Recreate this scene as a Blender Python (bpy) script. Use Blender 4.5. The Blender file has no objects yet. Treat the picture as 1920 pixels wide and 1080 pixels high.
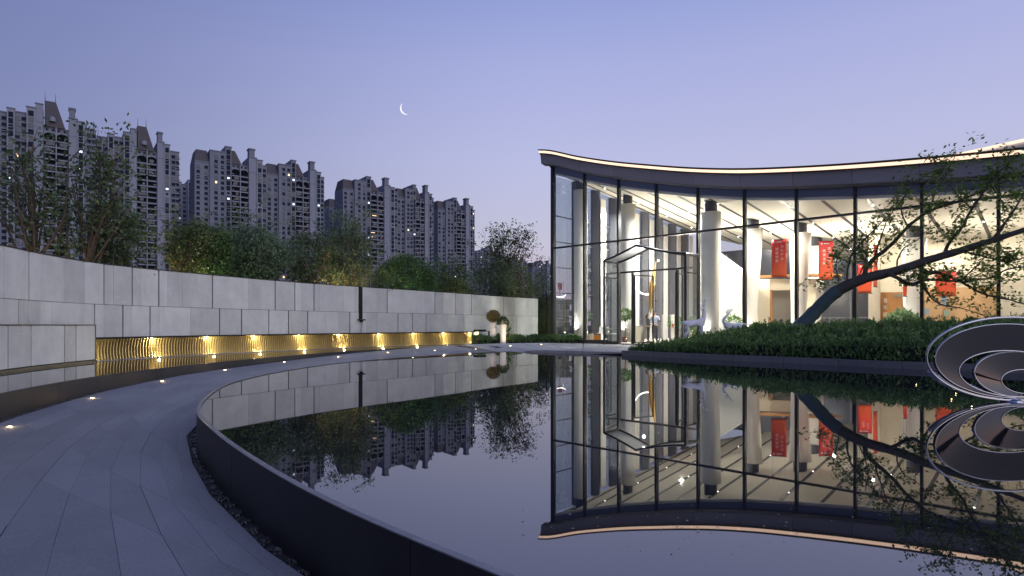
import bpy, bmesh, math, random
from mathutils import Vector, Matrix, Euler

# ------------------------------------------------------------------ camera, sky, light, exposure
scene = bpy.context.scene
COL = scene.collection
F = 1100.0            # focal length in pixels of the 1920 px wide photograph
HZ = 610.0            # horizon row
CAMZ = 1.1            # camera height above the pool water (water is z = 0)
cd = bpy.data.cameras.new('camera'); cam = bpy.data.objects.new('camera', cd); COL.objects.link(cam)
cam.location = (0, 0, CAMZ); cam.rotation_euler = (math.radians(90), 0, 0)
cd.sensor_width = 36.0; cd.lens = 36.0 * F / 1920.0; cd.shift_y = (HZ - 540.0) / 1920.0
cd.clip_start = 0.1; cd.clip_end = 9000
scene.camera = cam

SUN_AZ, SUN_EL = math.radians(128), math.radians(24)      # azimuth clockwise from +Y: behind right
world = bpy.data.worlds.new('World'); scene.world = world; world.use_nodes = True
nt = world.node_tree; nt.nodes.clear()
def wn(t, **k):
    n = nt.nodes.new(t)
    for a, b in k.items(): setattr(n, a, b)
    return n
def lk(a, b): nt.links.new(a, b)
sky = wn('ShaderNodeTexSky', sky_type='NISHITA', sun_disc=False)
sky.sun_elevation = math.radians(2.0); sky.sun_rotation = SUN_AZ; sky.ozone_density = 3.0; sky.dust_density = 1.0
tc = wn('ShaderNodeTexCoord'); nrm = wn('ShaderNodeVectorMath', operation='NORMALIZE'); lk(tc.outputs['Generated'], nrm.inputs[0])
sep = wn('ShaderNodeSeparateXYZ'); lk(nrm.outputs[0], sep.inputs[0])
ramp = wn('ShaderNodeValToRGB'); lk(sep.outputs['Z'], ramp.inputs[0])
def s2l(c): return tuple(((v/255.0)/12.92 if v/255.0 < .04045 else ((v/255.0+.055)/1.055)**2.4) for v in c) + (1.0,)
stops = [(0.0, (206, 178, 200)), (0.06, (205, 184, 204)), (0.14, (196, 192, 212)), (0.27, (187, 188, 224)),
         (0.40, (170, 175, 221)), (0.50, (146, 158, 213)), (1.0, (92, 112, 180))]
el = ramp.color_ramp.elements
el[0].position = stops[0][0]; el[0].color = s2l(stops[0][1]); el[1].position = 1.0; el[1].color = s2l(stops[-1][1])
for p, c in stops[1:-1]:
    e = el.new(p); e.color = s2l(c)
mr = wn('ShaderNodeMapRange', interpolation_type='SMOOTHSTEP'); lk(sep.outputs['X'], mr.inputs[0])
mr.inputs[1].default_value = -0.95; mr.inputs[2].default_value = 0.12; mr.inputs[3].default_value = 0.0; mr.inputs[4].default_value = 1.0
mul = wn('ShaderNodeMix', data_type='RGBA', blend_type='MULTIPLY'); mul.inputs[0].default_value = 1.0
tint = wn('ShaderNodeMix', data_type='RGBA'); tint.inputs[6].default_value = (.275, .295, .42, 1); tint.inputs[7].default_value = (1, 1, 1, 1); lk(mr.outputs[0], tint.inputs[0])
lk(ramp.outputs[0], mul.inputs[6]); lk(tint.outputs[2], mul.inputs[7])
bg1 = wn('ShaderNodeBackground'); bg1.inputs[1].default_value = 0.97; lk(mul.outputs[2], bg1.inputs[0])
bg2 = wn('ShaderNodeBackground'); bg2.inputs[1].default_value = 0.05; lk(sky.outputs[0], bg2.inputs[0])
add = wn('ShaderNodeAddShader'); lk(bg1.outputs[0], add.inputs[0]); lk(bg2.outputs[0], add.inputs[1])
out = wn('ShaderNodeOutputWorld'); lk(add.outputs[0], out.inputs[0])

sl = bpy.data.lights.new('afterglow_sun', 'SUN'); sl.energy = 1.05; sl.angle = math.radians(70); sl.color = (1.0, .97, .95)
so = bpy.data.objects.new('afterglow_sun', sl); COL.objects.link(so)
sdir = Vector((math.sin(SUN_AZ)*math.cos(SUN_EL), math.cos(SUN_AZ)*math.cos(SUN_EL), math.sin(SUN_EL)))
so.rotation_euler = sdir.to_track_quat('Z', 'Y').to_euler()

vs = scene.view_settings
vs.view_transform = 'Standard'; vs.look = 'None'; vs.exposure = 0.0; vs.gamma = 1.0; vs.use_curve_mapping = False
cy = scene.cycles
cy.use_denoising = True
try: cy.denoiser = 'OPENIMAGEDENOISE'
except Exception: pass
cy.max_bounces = 8; cy.diffuse_bounces = 3; cy.glossy_bounces = 5; cy.transmission_bounces = 4; cy.transparent_max_bounces = 32
cy.caustics_reflective = True; cy.caustics_refractive = False; cy.sample_clamp_indirect = 3.0

# ------------------------------------------------------------------ helpers
RND = random.Random(7)
def px(x, y, D):      # place seen at photo pixel (x, y) at depth D
    return Vector(((x-960.0)/F*D, D, CAMZ-(y-HZ)/F*D))
def gp(x, y, z=0.0):  # place on the level z seen at photo pixel (x, y)
    D = (CAMZ-z)*F/(y-HZ)
    return Vector(((x-960.0)/F*D, D, z))

def mat(name, col, rough=.5, metal=0.0, noise=0.0, nscale=3.0, bump=0.0, bscale=40.0, rand=0.0, stain=None, emit=None, estr=0.0, spec=.5, trans=0.0, stretch=None):
    m = bpy.data.materials.new(name); m.use_nodes = True
    t = m.node_tree; b = t.nodes['Principled BSDF']
    c = tuple(col)+(1.0,) if len(col) == 3 else col
    b.inputs['Base Color'].default_value = c; b.inputs['Roughness'].default_value = rough; b.inputs['Metallic'].default_value = metal
    b.inputs['Specular IOR Level'].default_value = spec
    if trans: b.inputs['Subsurface Weight'].default_value = 0.0
    if emit:
        b.inputs['Emission Color'].default_value = tuple(emit)+(1.0,); b.inputs['Emission Strength'].default_value = estr
    val = None
    def N(ty): return t.nodes.new(ty)
    g = N('ShaderNodeNewGeometry'); pos = g.outputs['Position']
    if stretch:
        mp = N('ShaderNodeMapping'); mp.inputs['Scale'].default_value = stretch; t.links.new(pos, mp.inputs[0]); pos = mp.outputs[0]
    if noise:
        n = N('ShaderNodeTexNoise'); n.inputs['Scale'].default_value = nscale; n.inputs['Detail'].default_value = 6.0; n.inputs['Roughness'].default_value = .62
        t.links.new(pos, n.inputs['Vector'])
        r = N('ShaderNodeMapRange'); r.inputs[1].default_value = .25; r.inputs[2].default_value = .75
        r.inputs[3].default_value = 1.0-noise; r.inputs[4].default_value = 1.0+noise
        t.links.new(n.outputs[0], r.inputs[0]); val = r.outputs[0]
    if stain:      # larger weathering marks: (amount, scale, stretch)
        mp2 = N('ShaderNodeMapping'); mp2.inputs['Scale'].default_value = stain[2]; t.links.new(g.outputs['Position'], mp2.inputs[0])
        n3 = N('ShaderNodeTexNoise'); n3.inputs['Scale'].default_value = stain[1]; n3.inputs['Detail'].default_value = 5; n3.inputs['Roughness'].default_value = .6; t.links.new(mp2.outputs[0], n3.inputs['Vector'])
        r3 = N('ShaderNodeMapRange'); r3.inputs[1].default_value = .32; r3.inputs[2].default_value = .68; r3.inputs[3].default_value = 1.0-stain[0]; r3.inputs[4].default_value = 1.0+stain[0]*.6; t.links.new(n3.outputs[0], r3.inputs[0])
        if val is None: val = r3.outputs[0]
        else:
            m3 = N('ShaderNodeMath'); m3.operation = 'MULTIPLY'; t.links.new(val, m3.inputs[0]); t.links.new(r3.outputs[0], m3.inputs[1]); val = m3.outputs[0]
    if rand:
        oi = N('ShaderNodeObjectInfo'); r2 = N('ShaderNodeMapRange'); r2.inputs[3].default_value = 1.0-rand; r2.inputs[4].default_value = 1.0+rand
        t.links.new(oi.outputs['Random'], r2.inputs[0])
        if val is None: val = r2.outputs[0]
        else:
            mm = N('ShaderNodeMath'); mm.operation = 'MULTIPLY'; t.links.new(val, mm.inputs[0]); t.links.new(r2.outputs[0], mm.inputs[1]); val = mm.outputs[0]
    if val is not None:
        vm = N('ShaderNodeVectorMath'); vm.operation = 'SCALE'; vm.inputs[0].default_value = c[:3]; t.links.new(val, vm.inputs['Scale'])
        t.links.new(vm.outputs[0], b.inputs['Base Color'])
    if bump:
        n2 = N('ShaderNodeTexNoise'); n2.inputs['Scale'].default_value = bscale; n2.inputs['Detail'].default_value = 5.0; t.links.new(pos, n2.inputs['Vector'])
        bp = N('ShaderNodeBump'); bp.inputs['Strength'].default_value = bump; bp.inputs['Distance'].default_value = .02
        t.links.new(n2.outputs[0], bp.inputs['Height']); t.links.new(bp.outputs[0], b.inputs['Normal'])
    return m

def leafmat(name, c1, c2, nscale=1.2, transl=.35):
    m = bpy.data.materials.new(name); m.use_nodes = True; t = m.node_tree; t.nodes.clear()
    o = t.nodes.new('ShaderNodeOutputMaterial'); g = t.nodes.new('ShaderNodeNewGeometry')
    n = t.nodes.new('ShaderNodeTexNoise'); n.inputs['Scale'].default_value = nscale; n.inputs['Detail'].default_value = 3
    t.links.new(g.outputs['Position'], n.inputs['Vector'])
    r = t.nodes.new('ShaderNodeMapRange'); r.inputs[1].default_value = .3; r.inputs[2].default_value = .7; t.links.new(n.outputs[0], r.inputs[0])
    ra = t.nodes.new('ShaderNodeMath'); ra.operation = 'MULTIPLY_ADD'; ra.inputs[1].default_value = .55; ra.use_clamp = True
    t.links.new(g.outputs['Random Per Island'], ra.inputs[0])
    hm = t.nodes.new('ShaderNodeMath'); hm.operation = 'MULTIPLY'; hm.inputs[1].default_value = .45; t.links.new(r.outputs[0], hm.inputs[0]); t.links.new(hm.outputs[0], ra.inputs[2])
    mx = t.nodes.new('ShaderNodeMix'); mx.data_type = 'RGBA'; mx.inputs[6].default_value = tuple(c1)+(1,); mx.inputs[7].default_value = tuple(c2)+(1,)
    t.links.new(ra.outputs[0], mx.inputs[0])
    b = t.nodes.new('ShaderNodeBsdfPrincipled'); b.inputs['Roughness'].default_value = .5; t.links.new(mx.outputs[2], b.inputs['Base Color'])
    tr = t.nodes.new('ShaderNodeBsdfTranslucent'); t.links.new(mx.outputs[2], tr.inputs[0])
    ms = t.nodes.new('ShaderNodeMixShader'); ms.inputs[0].default_value = transl
    t.links.new(b.outputs[0], ms.inputs[1]); t.links.new(tr.outputs[0], ms.inputs[2]); t.links.new(ms.outputs[0], o.inputs[0])
    return m

def glassmat(name, tint=(.93, .97, .98), refl=1.0, ior=1.5):
    m = bpy.data.materials.new(name); m.use_nodes = True; t = m.node_tree; t.nodes.clear()
    o = t.nodes.new('ShaderNodeOutputMaterial')
    tr = t.nodes.new('ShaderNodeBsdfTransparent'); tr.inputs[0].default_value = tuple(tint)+(1,)
    gl = t.nodes.new('ShaderNodeBsdfGlossy'); gl.inputs['Roughness'].default_value = 0.0; gl.inputs[0].default_value = (.95, .97, 1, 1)
    fr = t.nodes.new('ShaderNodeFresnel'); fr.inputs[0].default_value = ior
    mu = t.nodes.new('ShaderNodeMath'); mu.operation = 'MULTIPLY'; mu.inputs[1].default_value = refl; mu.use_clamp = True; t.links.new(fr.outputs[0], mu.inputs[0])
    ms = t.nodes.new('ShaderNodeMixShader'); t.links.new(mu.outputs[0], ms.inputs[0]); t.links.new(tr.outputs[0], ms.inputs[1]); t.links.new(gl.outputs[0], ms.inputs[2])
    t.links.new(ms.outputs[0], o.inputs[0])
    return m

def tag(o, label=None, cat=None, group=None, kind=None):
    if label: o['label'] = label
    if cat: o['category'] = cat
    if group: o['group'] = group
    if kind: o['kind'] = kind
    return o

def empty(name, loc=(0, 0, 0), rz=0.0, label=None, cat=None, group=None, kind=None):
    o = bpy.data.objects.new(name, None); COL.objects.link(o); o.location = loc; o.rotation_euler = (0, 0, rz)
    o.empty_display_size = .2
    return tag(o, label, cat, group, kind)

def obj(name, me, parent=None, loc=None, rz=0.0):
    o = bpy.data.objects.new(name, me); COL.objects.link(o)
    if parent: o.parent = parent
    if loc is not None: o.location = loc
    if rz: o.rotation_euler = (0, 0, rz)
    return o

def copy_tree(o, parent=None):
    c = o.copy(); COL.objects.link(c); c.parent = parent
    for ch in list(o.children): copy_tree(ch, c)
    return c

class MB:
    def __init__(s): s.v = []; s.f = []; s.mi = []
    def add(s, vs, fs, mi=0):
        b = len(s.v); s.v += [tuple(p) for p in vs]
        for f in fs: s.f.append([i+b for i in f]); s.mi.append(mi)
        return s
    def box(s, c, d, rz=0.0, mi=0, top=1.0):
        x, y, z = d[0]/2, d[1]/2, d[2]/2; cs, sn = math.cos(rz), math.sin(rz); vs = []
        for k, (a, b_, e) in enumerate([(-1,-1,-1),(1,-1,-1),(1,1,-1),(-1,1,-1),(-1,-1,1),(1,-1,1),(1,1,1),(-1,1,1)]):
            q = top if e > 0 else 1.0
            X, Y = a*x*q, b_*y*q
            vs.append((c[0]+X*cs-Y*sn, c[1]+X*sn+Y*cs, c[2]+e*z))
        return s.add(vs, [(0,3,2,1),(4,5,6,7),(0,1,5,4),(1,2,6,5),(2,3,7,6),(3,0,4,7)], mi)
    def hexa(s, p, mi=0):      # 8 points: bottom 4 (ccw from above), top 4
        return s.add(p, [(0,3,2,1),(4,5,6,7),(0,1,5,4),(1,2,6,5),(2,3,7,6),(3,0,4,7)], mi)
    def bar(s, a, b, w, h=None, mi=0, up=(0, 0, 1)):
        a, b = Vector(a), Vector(b); d = (b-a).normalized(); up = Vector(up)
        if abs(d.dot(up)) > .98: up = Vector((0, 1, 0))
        r = d.cross(up).normalized(); u = r.cross(d).normalized(); h = w if h is None else h
        vs = []
        for p in (a, b):
            for (i, j) in ((-1,-1),(1,-1),(1,1),(-1,1)): vs.append(p+r*(i*w/2)+u*(j*h/2))
        return s.add(vs, [(0,1,2,3),(7,6,5,4),(0,4,5,1),(1,5,6,2),(2,6,7,3),(3,7,4,0)], mi)
    def tube(s, pts, rad, n=8, mi=0, cap=True):
        pts = [Vector(p) for p in pts]; k = len(pts)
        if not hasattr(rad, '__len__'): rad = [rad]*k
        base = len(s.v); prev = None
        for i in range(k):
            d = (pts[min(i+1, k-1)]-pts[max(i-1, 0)]).normalized()
            if prev is None:
                r = d.cross(Vector((0, 0, 1)) if abs(d.z) < .9 else Vector((1, 0, 0))).normalized()
            else:
                r = (prev-d*prev.dot(d)).normalized()
            prev = r; u = d.cross(r)
            for j in range(n):
                a = 2*math.pi*j/n; s.v.append(tuple(pts[i]+(r*math.cos(a)+u*math.sin(a))*rad[i]))
        for i in range(k-1):
            for j in range(n):
                a = base+i*n+j; b = base+i*n+(j+1) % n
                s.f.append([a, b, b+n, a+n]); s.mi.append(mi)
        if cap:
            s.f.append([base+j for j in range(n)][::-1]); s.mi.append(mi)
            s.f.append([base+(k-1)*n+j for j in range(n)]); s.mi.append(mi)
        return s
    def lathe(s, prof, n=20, c=(0, 0, 0), mi=0, cap=True, shift=None):
        base = len(s.v)
        for q, (r, z) in enumerate(prof):
            ox, oy = (shift[q] if shift else (0, 0))
            for j in range(n):
                a = 2*math.pi*j/n; s.v.append((c[0]+ox+r*math.cos(a), c[1]+oy+r*math.sin(a), c[2]+z))
        for i in range(len(prof)-1):
            for j in range(n):
                a = base+i*n+j; b = base+i*n+(j+1) % n
                s.f.append([a, b, b+n, a+n]); s.mi.append(mi)
        if cap:
            s.f.append([base+j for j in range(n)][::-1]); s.mi.append(mi)
            s.f.append([base+(len(prof)-1)*n+j for j in range(n)]); s.mi.append(mi)
        return s
    def poly(s, pts, z0, z1, mi=0):   # prism from a ccw plan outline
        n = len(pts); vs = [(p[0], p[1], z0) for p in pts]+[(p[0], p[1], z1) for p in pts]
        fs = [list(range(n))[::-1], list(range(n, 2*n))]+[(i, (i+1) % n, n+(i+1) % n, n+i) for i in range(n)]
        return s.add(vs, fs, mi)
    def leaf(s, p, d, nrm_, L, W, mi=0):     # a pointed leaf folded on its midrib
        d = d.normalized(); r = d.cross(nrm_)
        if r.length < 1e-4: r = d.orthogonal()
        r.normalize(); u = r.cross(d)
        b = len(s.v)
        for q in (p, p+d*(L*.45)+r*(W*.5)+u*(W*.12), p+d*L, p+d*(L*.45)-r*(W*.5)+u*(W*.12)): s.v.append((q.x, q.y, q.z))
        s.f.append([b, b+1, b+2]); s.f.append([b, b+2, b+3]); s.mi += [mi, mi]
    def mesh(s, name, mats, smooth=False):
        me = bpy.data.meshes.new(name); me.from_pydata(s.v, [], s.f)
        for m in (mats if isinstance(mats, (list, tuple)) else [mats]): me.materials.append(m)
        if any(s.mi): me.polygons.foreach_set('material_index', s.mi)
        if smooth: me.polygons.foreach_set('use_smooth', [True]*len(me.polygons))
        me.update(); return me
    def build(s, name, mats, parent=None, smooth=False, loc=None, rz=0.0, bevel=0.0):
        o = obj(name, s.mesh(name, mats, smooth), parent, loc, rz)
        if bevel:
            b = o.modifiers.new('bevel', 'BEVEL'); b.width = bevel; b.segments = 2; b.limit_method = 'ANGLE'
        return o

class Curve:      # smooth plan curve through points, walked by arc length
    def __init__(s, pts, step=.12):
        P = [Vector((p[0], p[1], 0)) for p in pts]; Q = [P[0]*2-P[1]]+P+[P[-1]*2-P[-2]]; raw = []
        for i in range(1, len(Q)-2):
            p0, p1, p2, p3 = Q[i-1:i+3]; n = max(2, int((p2-p1).length/step))
            for k in range(n):
                t = k/n
                raw.append(.5*((2*p1)+(-p0+p2)*t+(2*p0-5*p1+4*p2-p3)*t*t+(-p0+3*p1-3*p2+p3)*t**3))
        raw.append(P[-1])
        for _ in range(6):
            raw = [raw[0]]+[(raw[i-1]+raw[i]*2+raw[i+1])/4 for i in range(1, len(raw)-1)]+[raw[-1]]
        s.p = raw; s.s = [0.0]
        for i in range(1, len(raw)): s.s.append(s.s[-1]+(raw[i]-raw[i-1]).length)
        s.L = s.s[-1]
    def idx(s, t):
        t = max(0, min(s.L, t)); lo, hi = 0, len(s.s)-1
        while hi-lo > 1:
            m = (lo+hi)//2
            if s.s[m] <= t: lo = m
            else: hi = m
        return lo, (t-s.s[lo])/max(1e-9, s.s[hi]-s.s[lo])
    def at(s, t, off=0.0, z=0.0):
        i, f = s.idx(t); p = s.p[i].lerp(s.p[i+1], f); d = (s.p[min(i+2, len(s.p)-1)]-s.p[max(0, i-1)]).normalized()
        n = Vector((d.y, -d.x, 0)); q = p+n*off
        return Vector((q.x, q.y, z))
    def nrm(s, t):
        i, f = s.idx(t); d = (s.p[min(i+2, len(s.p)-1)]-s.p[max(0, i-1)]).normalized(); return Vector((d.y, -d.x, 0))
    def ray(s, x):      # arc length of the place where the sight line through photo column x meets the curve
        k = (x-960.0)/F; best = None
        for i in range(len(s.p)-1):
            a = s.p[i].x-k*s.p[i].y; b = s.p[i+1].x-k*s.p[i+1].y
            if a*b <= 0 and s.p[i].y > 3: best = s.s[i]+(s.s[i+1]-s.s[i])*(a/(a-b) if a != b else 0)
        return best
    def strip(s, mb, o0, o1, z0, z1, t0=0.0, t1=None, step=.3, mi=0, zf=None):   # solid band between two offsets
        t1 = s.L if t1 is None else t1; n = max(1, int((t1-t0)/step)); b = len(mb.v)
        for i in range(n+1):
            t = t0+(t1-t0)*i/n; zb, zt = (z0, z1) if zf is None else zf(t)
            for (o, z) in ((o0, zb), (o1, zb), (o1, zt), (o0, zt)): mb.v.append(tuple(s.at(t, o, z)))
        for i in range(n):
            a = b+i*4
            for j in range(4): mb.f.append([a+j, a+4+j, a+4+(j+1) % 4, a+(j+1) % 4]); mb.mi.append(mi)
        mb.f.append([b, b+1, b+2, b+3]); mb.f.append([b+n*4+j for j in (3, 2, 1, 0)]); mb.mi += [mi, mi]

def lamp(name, kind, loc, energy, color, parent=None, size=.1, target=None, spot=None):
    l = bpy.data.lights.new(name, kind); l.energy = energy; l.color = color
    if kind == 'AREA': l.shape = 'DISK'; l.size = size
    else: l.shadow_soft_size = size
    if spot: l.spot_size = spot; l.spot_blend = .6
    o = bpy.data.objects.new(name, l); COL.objects.link(o); o.location = loc
    if target is not None: o.rotation_euler = (Vector(loc)-Vector(target)).to_track_quat('Z', 'Y').to_euler()
    if parent:
        o.parent = parent
        o.location = Vector(loc)-parent.location if parent.rotation_euler.z == 0 else parent.matrix_basis.inverted() @ Vector(loc)
    return o

def wbuild(mb, name, mats, parent, smooth=False, bevel=0.0):   # a part modelled in world coordinates
    o = mb.build(name, mats, parent, smooth, bevel=bevel); o.location = -Vector(parent.location); return o

# ------------------------------------------------------------------ materials
STONE = mat('wall_stone', (.49, .50, .485), .8, noise=.13, nscale=1.6, bump=.12, bscale=30, rand=.12, stain=(.06, 1.0, (2.2, 2.2, .35)), spec=.3)
def veins(m):     # pale diagonal veins in the limestone
    t = m.node_tree; b = t.nodes['Principled BSDF']; src = b.inputs['Base Color'].links[0].from_socket
    g = t.nodes.new('ShaderNodeNewGeometry'); w = t.nodes.new('ShaderNodeTexNoise'); w.inputs['Scale'].default_value = 1.1; w.inputs['Detail'].default_value = 5; w.inputs['Distortion'].default_value = .8
    mp = t.nodes.new('ShaderNodeMapping'); mp.inputs['Rotation'].default_value = (.5, .7, .3); mp.inputs['Scale'].default_value = (1, 1, .45)
    t.links.new(g.outputs['Position'], mp.inputs[0]); t.links.new(mp.outputs[0], w.inputs['Vector'])
    a = t.nodes.new('ShaderNodeMath'); a.operation = 'SUBTRACT'; a.inputs[1].default_value = .5; t.links.new(w.outputs[0], a.inputs[0])
    a2 = t.nodes.new('ShaderNodeMath'); a2.operation = 'ABSOLUTE'; t.links.new(a.outputs[0], a2.inputs[0])
    r = t.nodes.new('ShaderNodeMapRange'); r.inputs[1].default_value = 0; r.inputs[2].default_value = .006; r.inputs[3].default_value = .35; r.inputs[4].default_value = 0; t.links.new(a2.outputs[0], r.inputs[0])
    mx = t.nodes.new('ShaderNodeMix'); mx.data_type = 'RGBA'; mx.inputs[7].default_value = (.66, .65, .63, 1); t.links.new(r.outputs[0], mx.inputs[0]); t.links.new(src, mx.inputs[6])
    t.links.new(mx.outputs[2], b.inputs['Base Color'])
veins(STONE)
JOINT = mat('dark_joint', (.012, .012, .014), .8)
GRANITE = mat('path_granite', (.208, .214, .232), .75, noise=.20, nscale=60, bump=.2, bscale=140, rand=.09, stain=(.16, .55, (1, 1, 1)))
PLAZAST = mat('plaza_granite', (.30, .30, .31), .6, noise=.08, nscale=30, rand=.05)
DMETAL = mat('dark_bronze_steel', (.022, .022, .028), .5, metal=.0, spec=.3, noise=.25, nscale=1.2, rand=.08)
PSTEEL = mat('pool_black_steel', (.016, .016, .020), .5, noise=.3, nscale=1.5, rand=.1, spec=.25, stain=(.3, .8, (1, 1, .3)))
RIMTOP = mat('rim_steel', (.17, .17, .19), .35, metal=.5, noise=.3, nscale=6)
SOIL = mat('dark_soil', (.035, .032, .028), .95, noise=.3, nscale=2)
PEBBLE = mat('black_pebble', (.035, .036, .042), .38, noise=.5, nscale=14, spec=.6)
BRASS = mat('fin_brass', (.46, .36, .17), .42, metal=.5, noise=.12, nscale=6)
BRASSB = mat('fin_back', (.025, .018, .010), .6, metal=.0)
BLACK = mat('black_metal', (.006, .006, .007), .6, spec=.25)
GRAPH = mat('graphite_aluminium', (.028, .029, .036), .42, metal=.3)
FASC = mat('fascia_panel', (.26, .255, .29), .5, metal=.0, rand=.08)
WHITE = mat('white_plaster', (.78, .77, .74), .6)
WARMW = mat('warm_white_glow', (.9, .8, .6), .5, emit=(1.0, .76, .45), estr=9.0)
LEDSTRIP = mat('led_strip', (1, .85, .7), .5, emit=(1.0, .66, .42), estr=1.4)
WHITEGLOW = mat('white_glow', (1, 1, 1), .5, emit=(1.0, .95, .86), estr=8.0)

def watermat(name, ior, bump):
    m = bpy.data.materials.new(name); m.use_nodes = True; t = m.node_tree; t.nodes.clear()
    o = t.nodes.new('ShaderNodeOutputMaterial'); df = t.nodes.new('ShaderNodeBsdfDiffuse'); df.inputs[0].default_value = (.010, .011, .014, 1)
    gl = t.nodes.new('ShaderNodeBsdfGlossy'); gl.inputs['Roughness'].default_value = 0.012; gl.inputs[0].default_value = (.97, .97, 1, 1)
    fr = t.nodes.new('ShaderNodeFresnel'); fr.inputs[0].default_value = ior
    g = t.nodes.new('ShaderNodeNewGeometry'); n = t.nodes.new('ShaderNodeTexNoise'); n.inputs['Scale'].default_value = 1.3; n.inputs['Detail'].default_value = 2
    t.links.new(g.outputs['Position'], n.inputs['Vector'])
    b = t.nodes.new('ShaderNodeBump'); b.inputs['Strength'].default_value = bump; b.inputs['Distance'].default_value = .01; t.links.new(n.outputs[0], b.inputs['Height'])
    t.links.new(b.outputs[0], gl.inputs['Normal'])
    ms = t.nodes.new('ShaderNodeMixShader'); t.links.new(fr.outputs[0], ms.inputs[0]); t.links.new(df.outputs[0], ms.inputs[1]); t.links.new(gl.outputs[0], ms.inputs[2])
    t.links.new(ms.outputs[0], o.inputs[0]); return m
WATER = watermat('still_water', 2.6, .014)
WATER2 = watermat('channel_water', 2.4, .05)

# ------------------------------------------------------------------ ground
mb = MB(); n = 48
mb.v.append((0, 200, -.62))
for r in (60, 300, 1200, 4500):
    for j in range(n): a = 2*math.pi*j/n; mb.v.append((r*math.cos(a), 200+r*math.sin(a), -.62))
for j in range(n): mb.f.append([0, 1+j, 1+(j+1) % n])
for k in range(3):
    for j in range(n): a = 1+k*n+j; b = 1+k*n+(j+1) % n; mb.f.append([a, a+n, b+n, b])
mb.mi = [0]*len(mb.f)
tag(mb.build('ground', SOIL), kind='structure')

# ------------------------------------------------------------------ pool plan
rim_pts = [(13, -3.9), (9, -2.9), (5.6, -1.45), (3.1, 0.0), (1.3, 1.35), (-.02, 2.57), (-.61, 3.13), (-1.07, 3.6), (-1.72, 4.34), (-2.53, 5.36), (-3.1, 6.14),
           (-3.92, 7.36), (-4.62, 8.9), (-5.21, 10.66), (-5.45, 12.2), (-5.47, 13.7), (-5.33, 15.32), (-4.93, 17.29), (-4.09, 19.33), (-2.75, 21.6), (-1.5, 23.3), (0, 24.5)]
RIM = Curve(rim_pts)
HK = Curve([(4.05, 21.7), (5.3, 20.0), (6.6, 18.5), (8.06, 17.0), (9.47, 15.3), (11.1, 13.9), (13.0, 12.4), (16.5, 9.2), (19, 5), (19.5, 0), (18, -3)])
outline = [(p.x, p.y) for p in RIM.p[::3]]+[(0, 24.5), (2.1, 23.05)]+[(p.x, p.y) for p in HK.p[::4]]
mb = MB(); mb.v = [(x, y, 0) for x, y in outline]; mb.f = [list(range(len(outline)))[::-1]]; mb.mi = [0]
wo = tag(mb.build('pool_water', WATER), kind='structure')
bm = bmesh.new(); bm.from_mesh(wo.data); bmesh.ops.triangulate(bm, faces=bm.faces); bm.normal_update()
if sum(f.normal.z*f.calc_area() for f in bm.faces) < 0: bmesh.ops.reverse_faces(bm, faces=bm.faces)
bm.to_mesh(wo.data); bm.free()

def lerp_tab(tab, x):
    if x <= tab[0][0]: return tab[0][1]
    for (a, b), (c, d) in zip(tab, tab[1:]):
        if x <= c: return b+(d-b)*(x-a)/(c-a)
    return tab[-1][1]
PZ = [(0, -.52), (6, -.48), (10, -.41), (16, -.24), (22, -.16), (27, -.06), (31, .06), (34, .10)]
def pathz(y): return lerp_tab(PZ, y)

pw = empty('pool_wall', (-4.6, 8.9, -.5), label='low dark steel wall curving round the reflecting pool', cat='wall')
nseg = 13
for k in range(nseg):      # steel sheets butted end to end
    mb = MB(); t0, t1 = RIM.L*k/nseg+.004, RIM.L*(k+1)/nseg-.004
    RIM.strip(mb, .004, -.035, -.60, .004, t0, t1, .25)
    wbuild(mb, 'steel_sheet', PSTEEL, pw)
mb = MB(); RIM.strip(mb, .008, -.038, .006, .014, 0, RIM.L, .25); wbuild(mb, 'rim', RIMTOP, pw)

# ------------------------------------------------------------------ kerb of the water channel, channel water
KERB = Curve([(1.5, -4.5), (-1.2, -2.6), (-3.6, 0), (-5.6, 3.2), (-7.1, 6.4), (-8.2, 9.4), (-8.7, 11.3), (-8.98, 13.2), (-9.0, 15.2), (-8.8, 17.4), (-8.35, 20.0), (-7.55, 23.3), (-6.4, 26.3), (-5.0, 28.6), (-3.3, 30.8), (-1.9, 32.6)])
kw = empty('channel_kerb', (-8.7, 11.3, -.4), label='curved dark steel kerb between granite path and lit water channel', cat='kerb')
for k in range(11):
    mb = MB(); t0, t1 = KERB.L*k/11+.003, KERB.L*(k+1)/11-.003
    KERB.strip(mb, .0, -.06, -.6, .0, t0, t1, .3); wbuild(mb, 'steel_sheet', DMETAL, kw)
WALL = Curve([(-3.5, 2.5), (-8.5, 6.8), (-11.3, 11), (-12.55, 14.6), (-13.0, 17.0), (-13.05, 18.6), (-12.4, 21.0), (-10.95, 24.5), (-9.2, 27.7), (-7.2, 30.5), (-4.95, 33.5), (-3.2, 36.0), (-1.6, 38.6), (.2, 41.0), (1.9, 43.2)])
FIN = Curve([(-13.05, 17.6), (-12.75, 19.2), (-12.15, 21.1), (-10.8, 24.3), (-9.1, 27.3), (-7.1, 30.1), (-4.8, 33.0), (-2.35, 35.6)])
cw = [(p.x, p.y) for p in KERB.p[::4]]+[(p.x, p.y) for p in WALL.p[::-4] if p.y < 37]
mb = MB(); mb.v = [(x, y, -.02) for x, y in cw]; mb.f = [list(range(len(cw)))]; mb.mi = [0]
wo = tag(mb.build('channel_water', WATER2), kind='structure')
bm = bmesh.new(); bm.from_mesh(wo.data); bmesh.ops.triangulate(bm, faces=bm.faces); bm.normal_update()
if sum(f.normal.z*f.calc_area() for f in bm.faces) < 0: bmesh.ops.reverse_faces(bm, faces=bm.faces)
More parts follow.
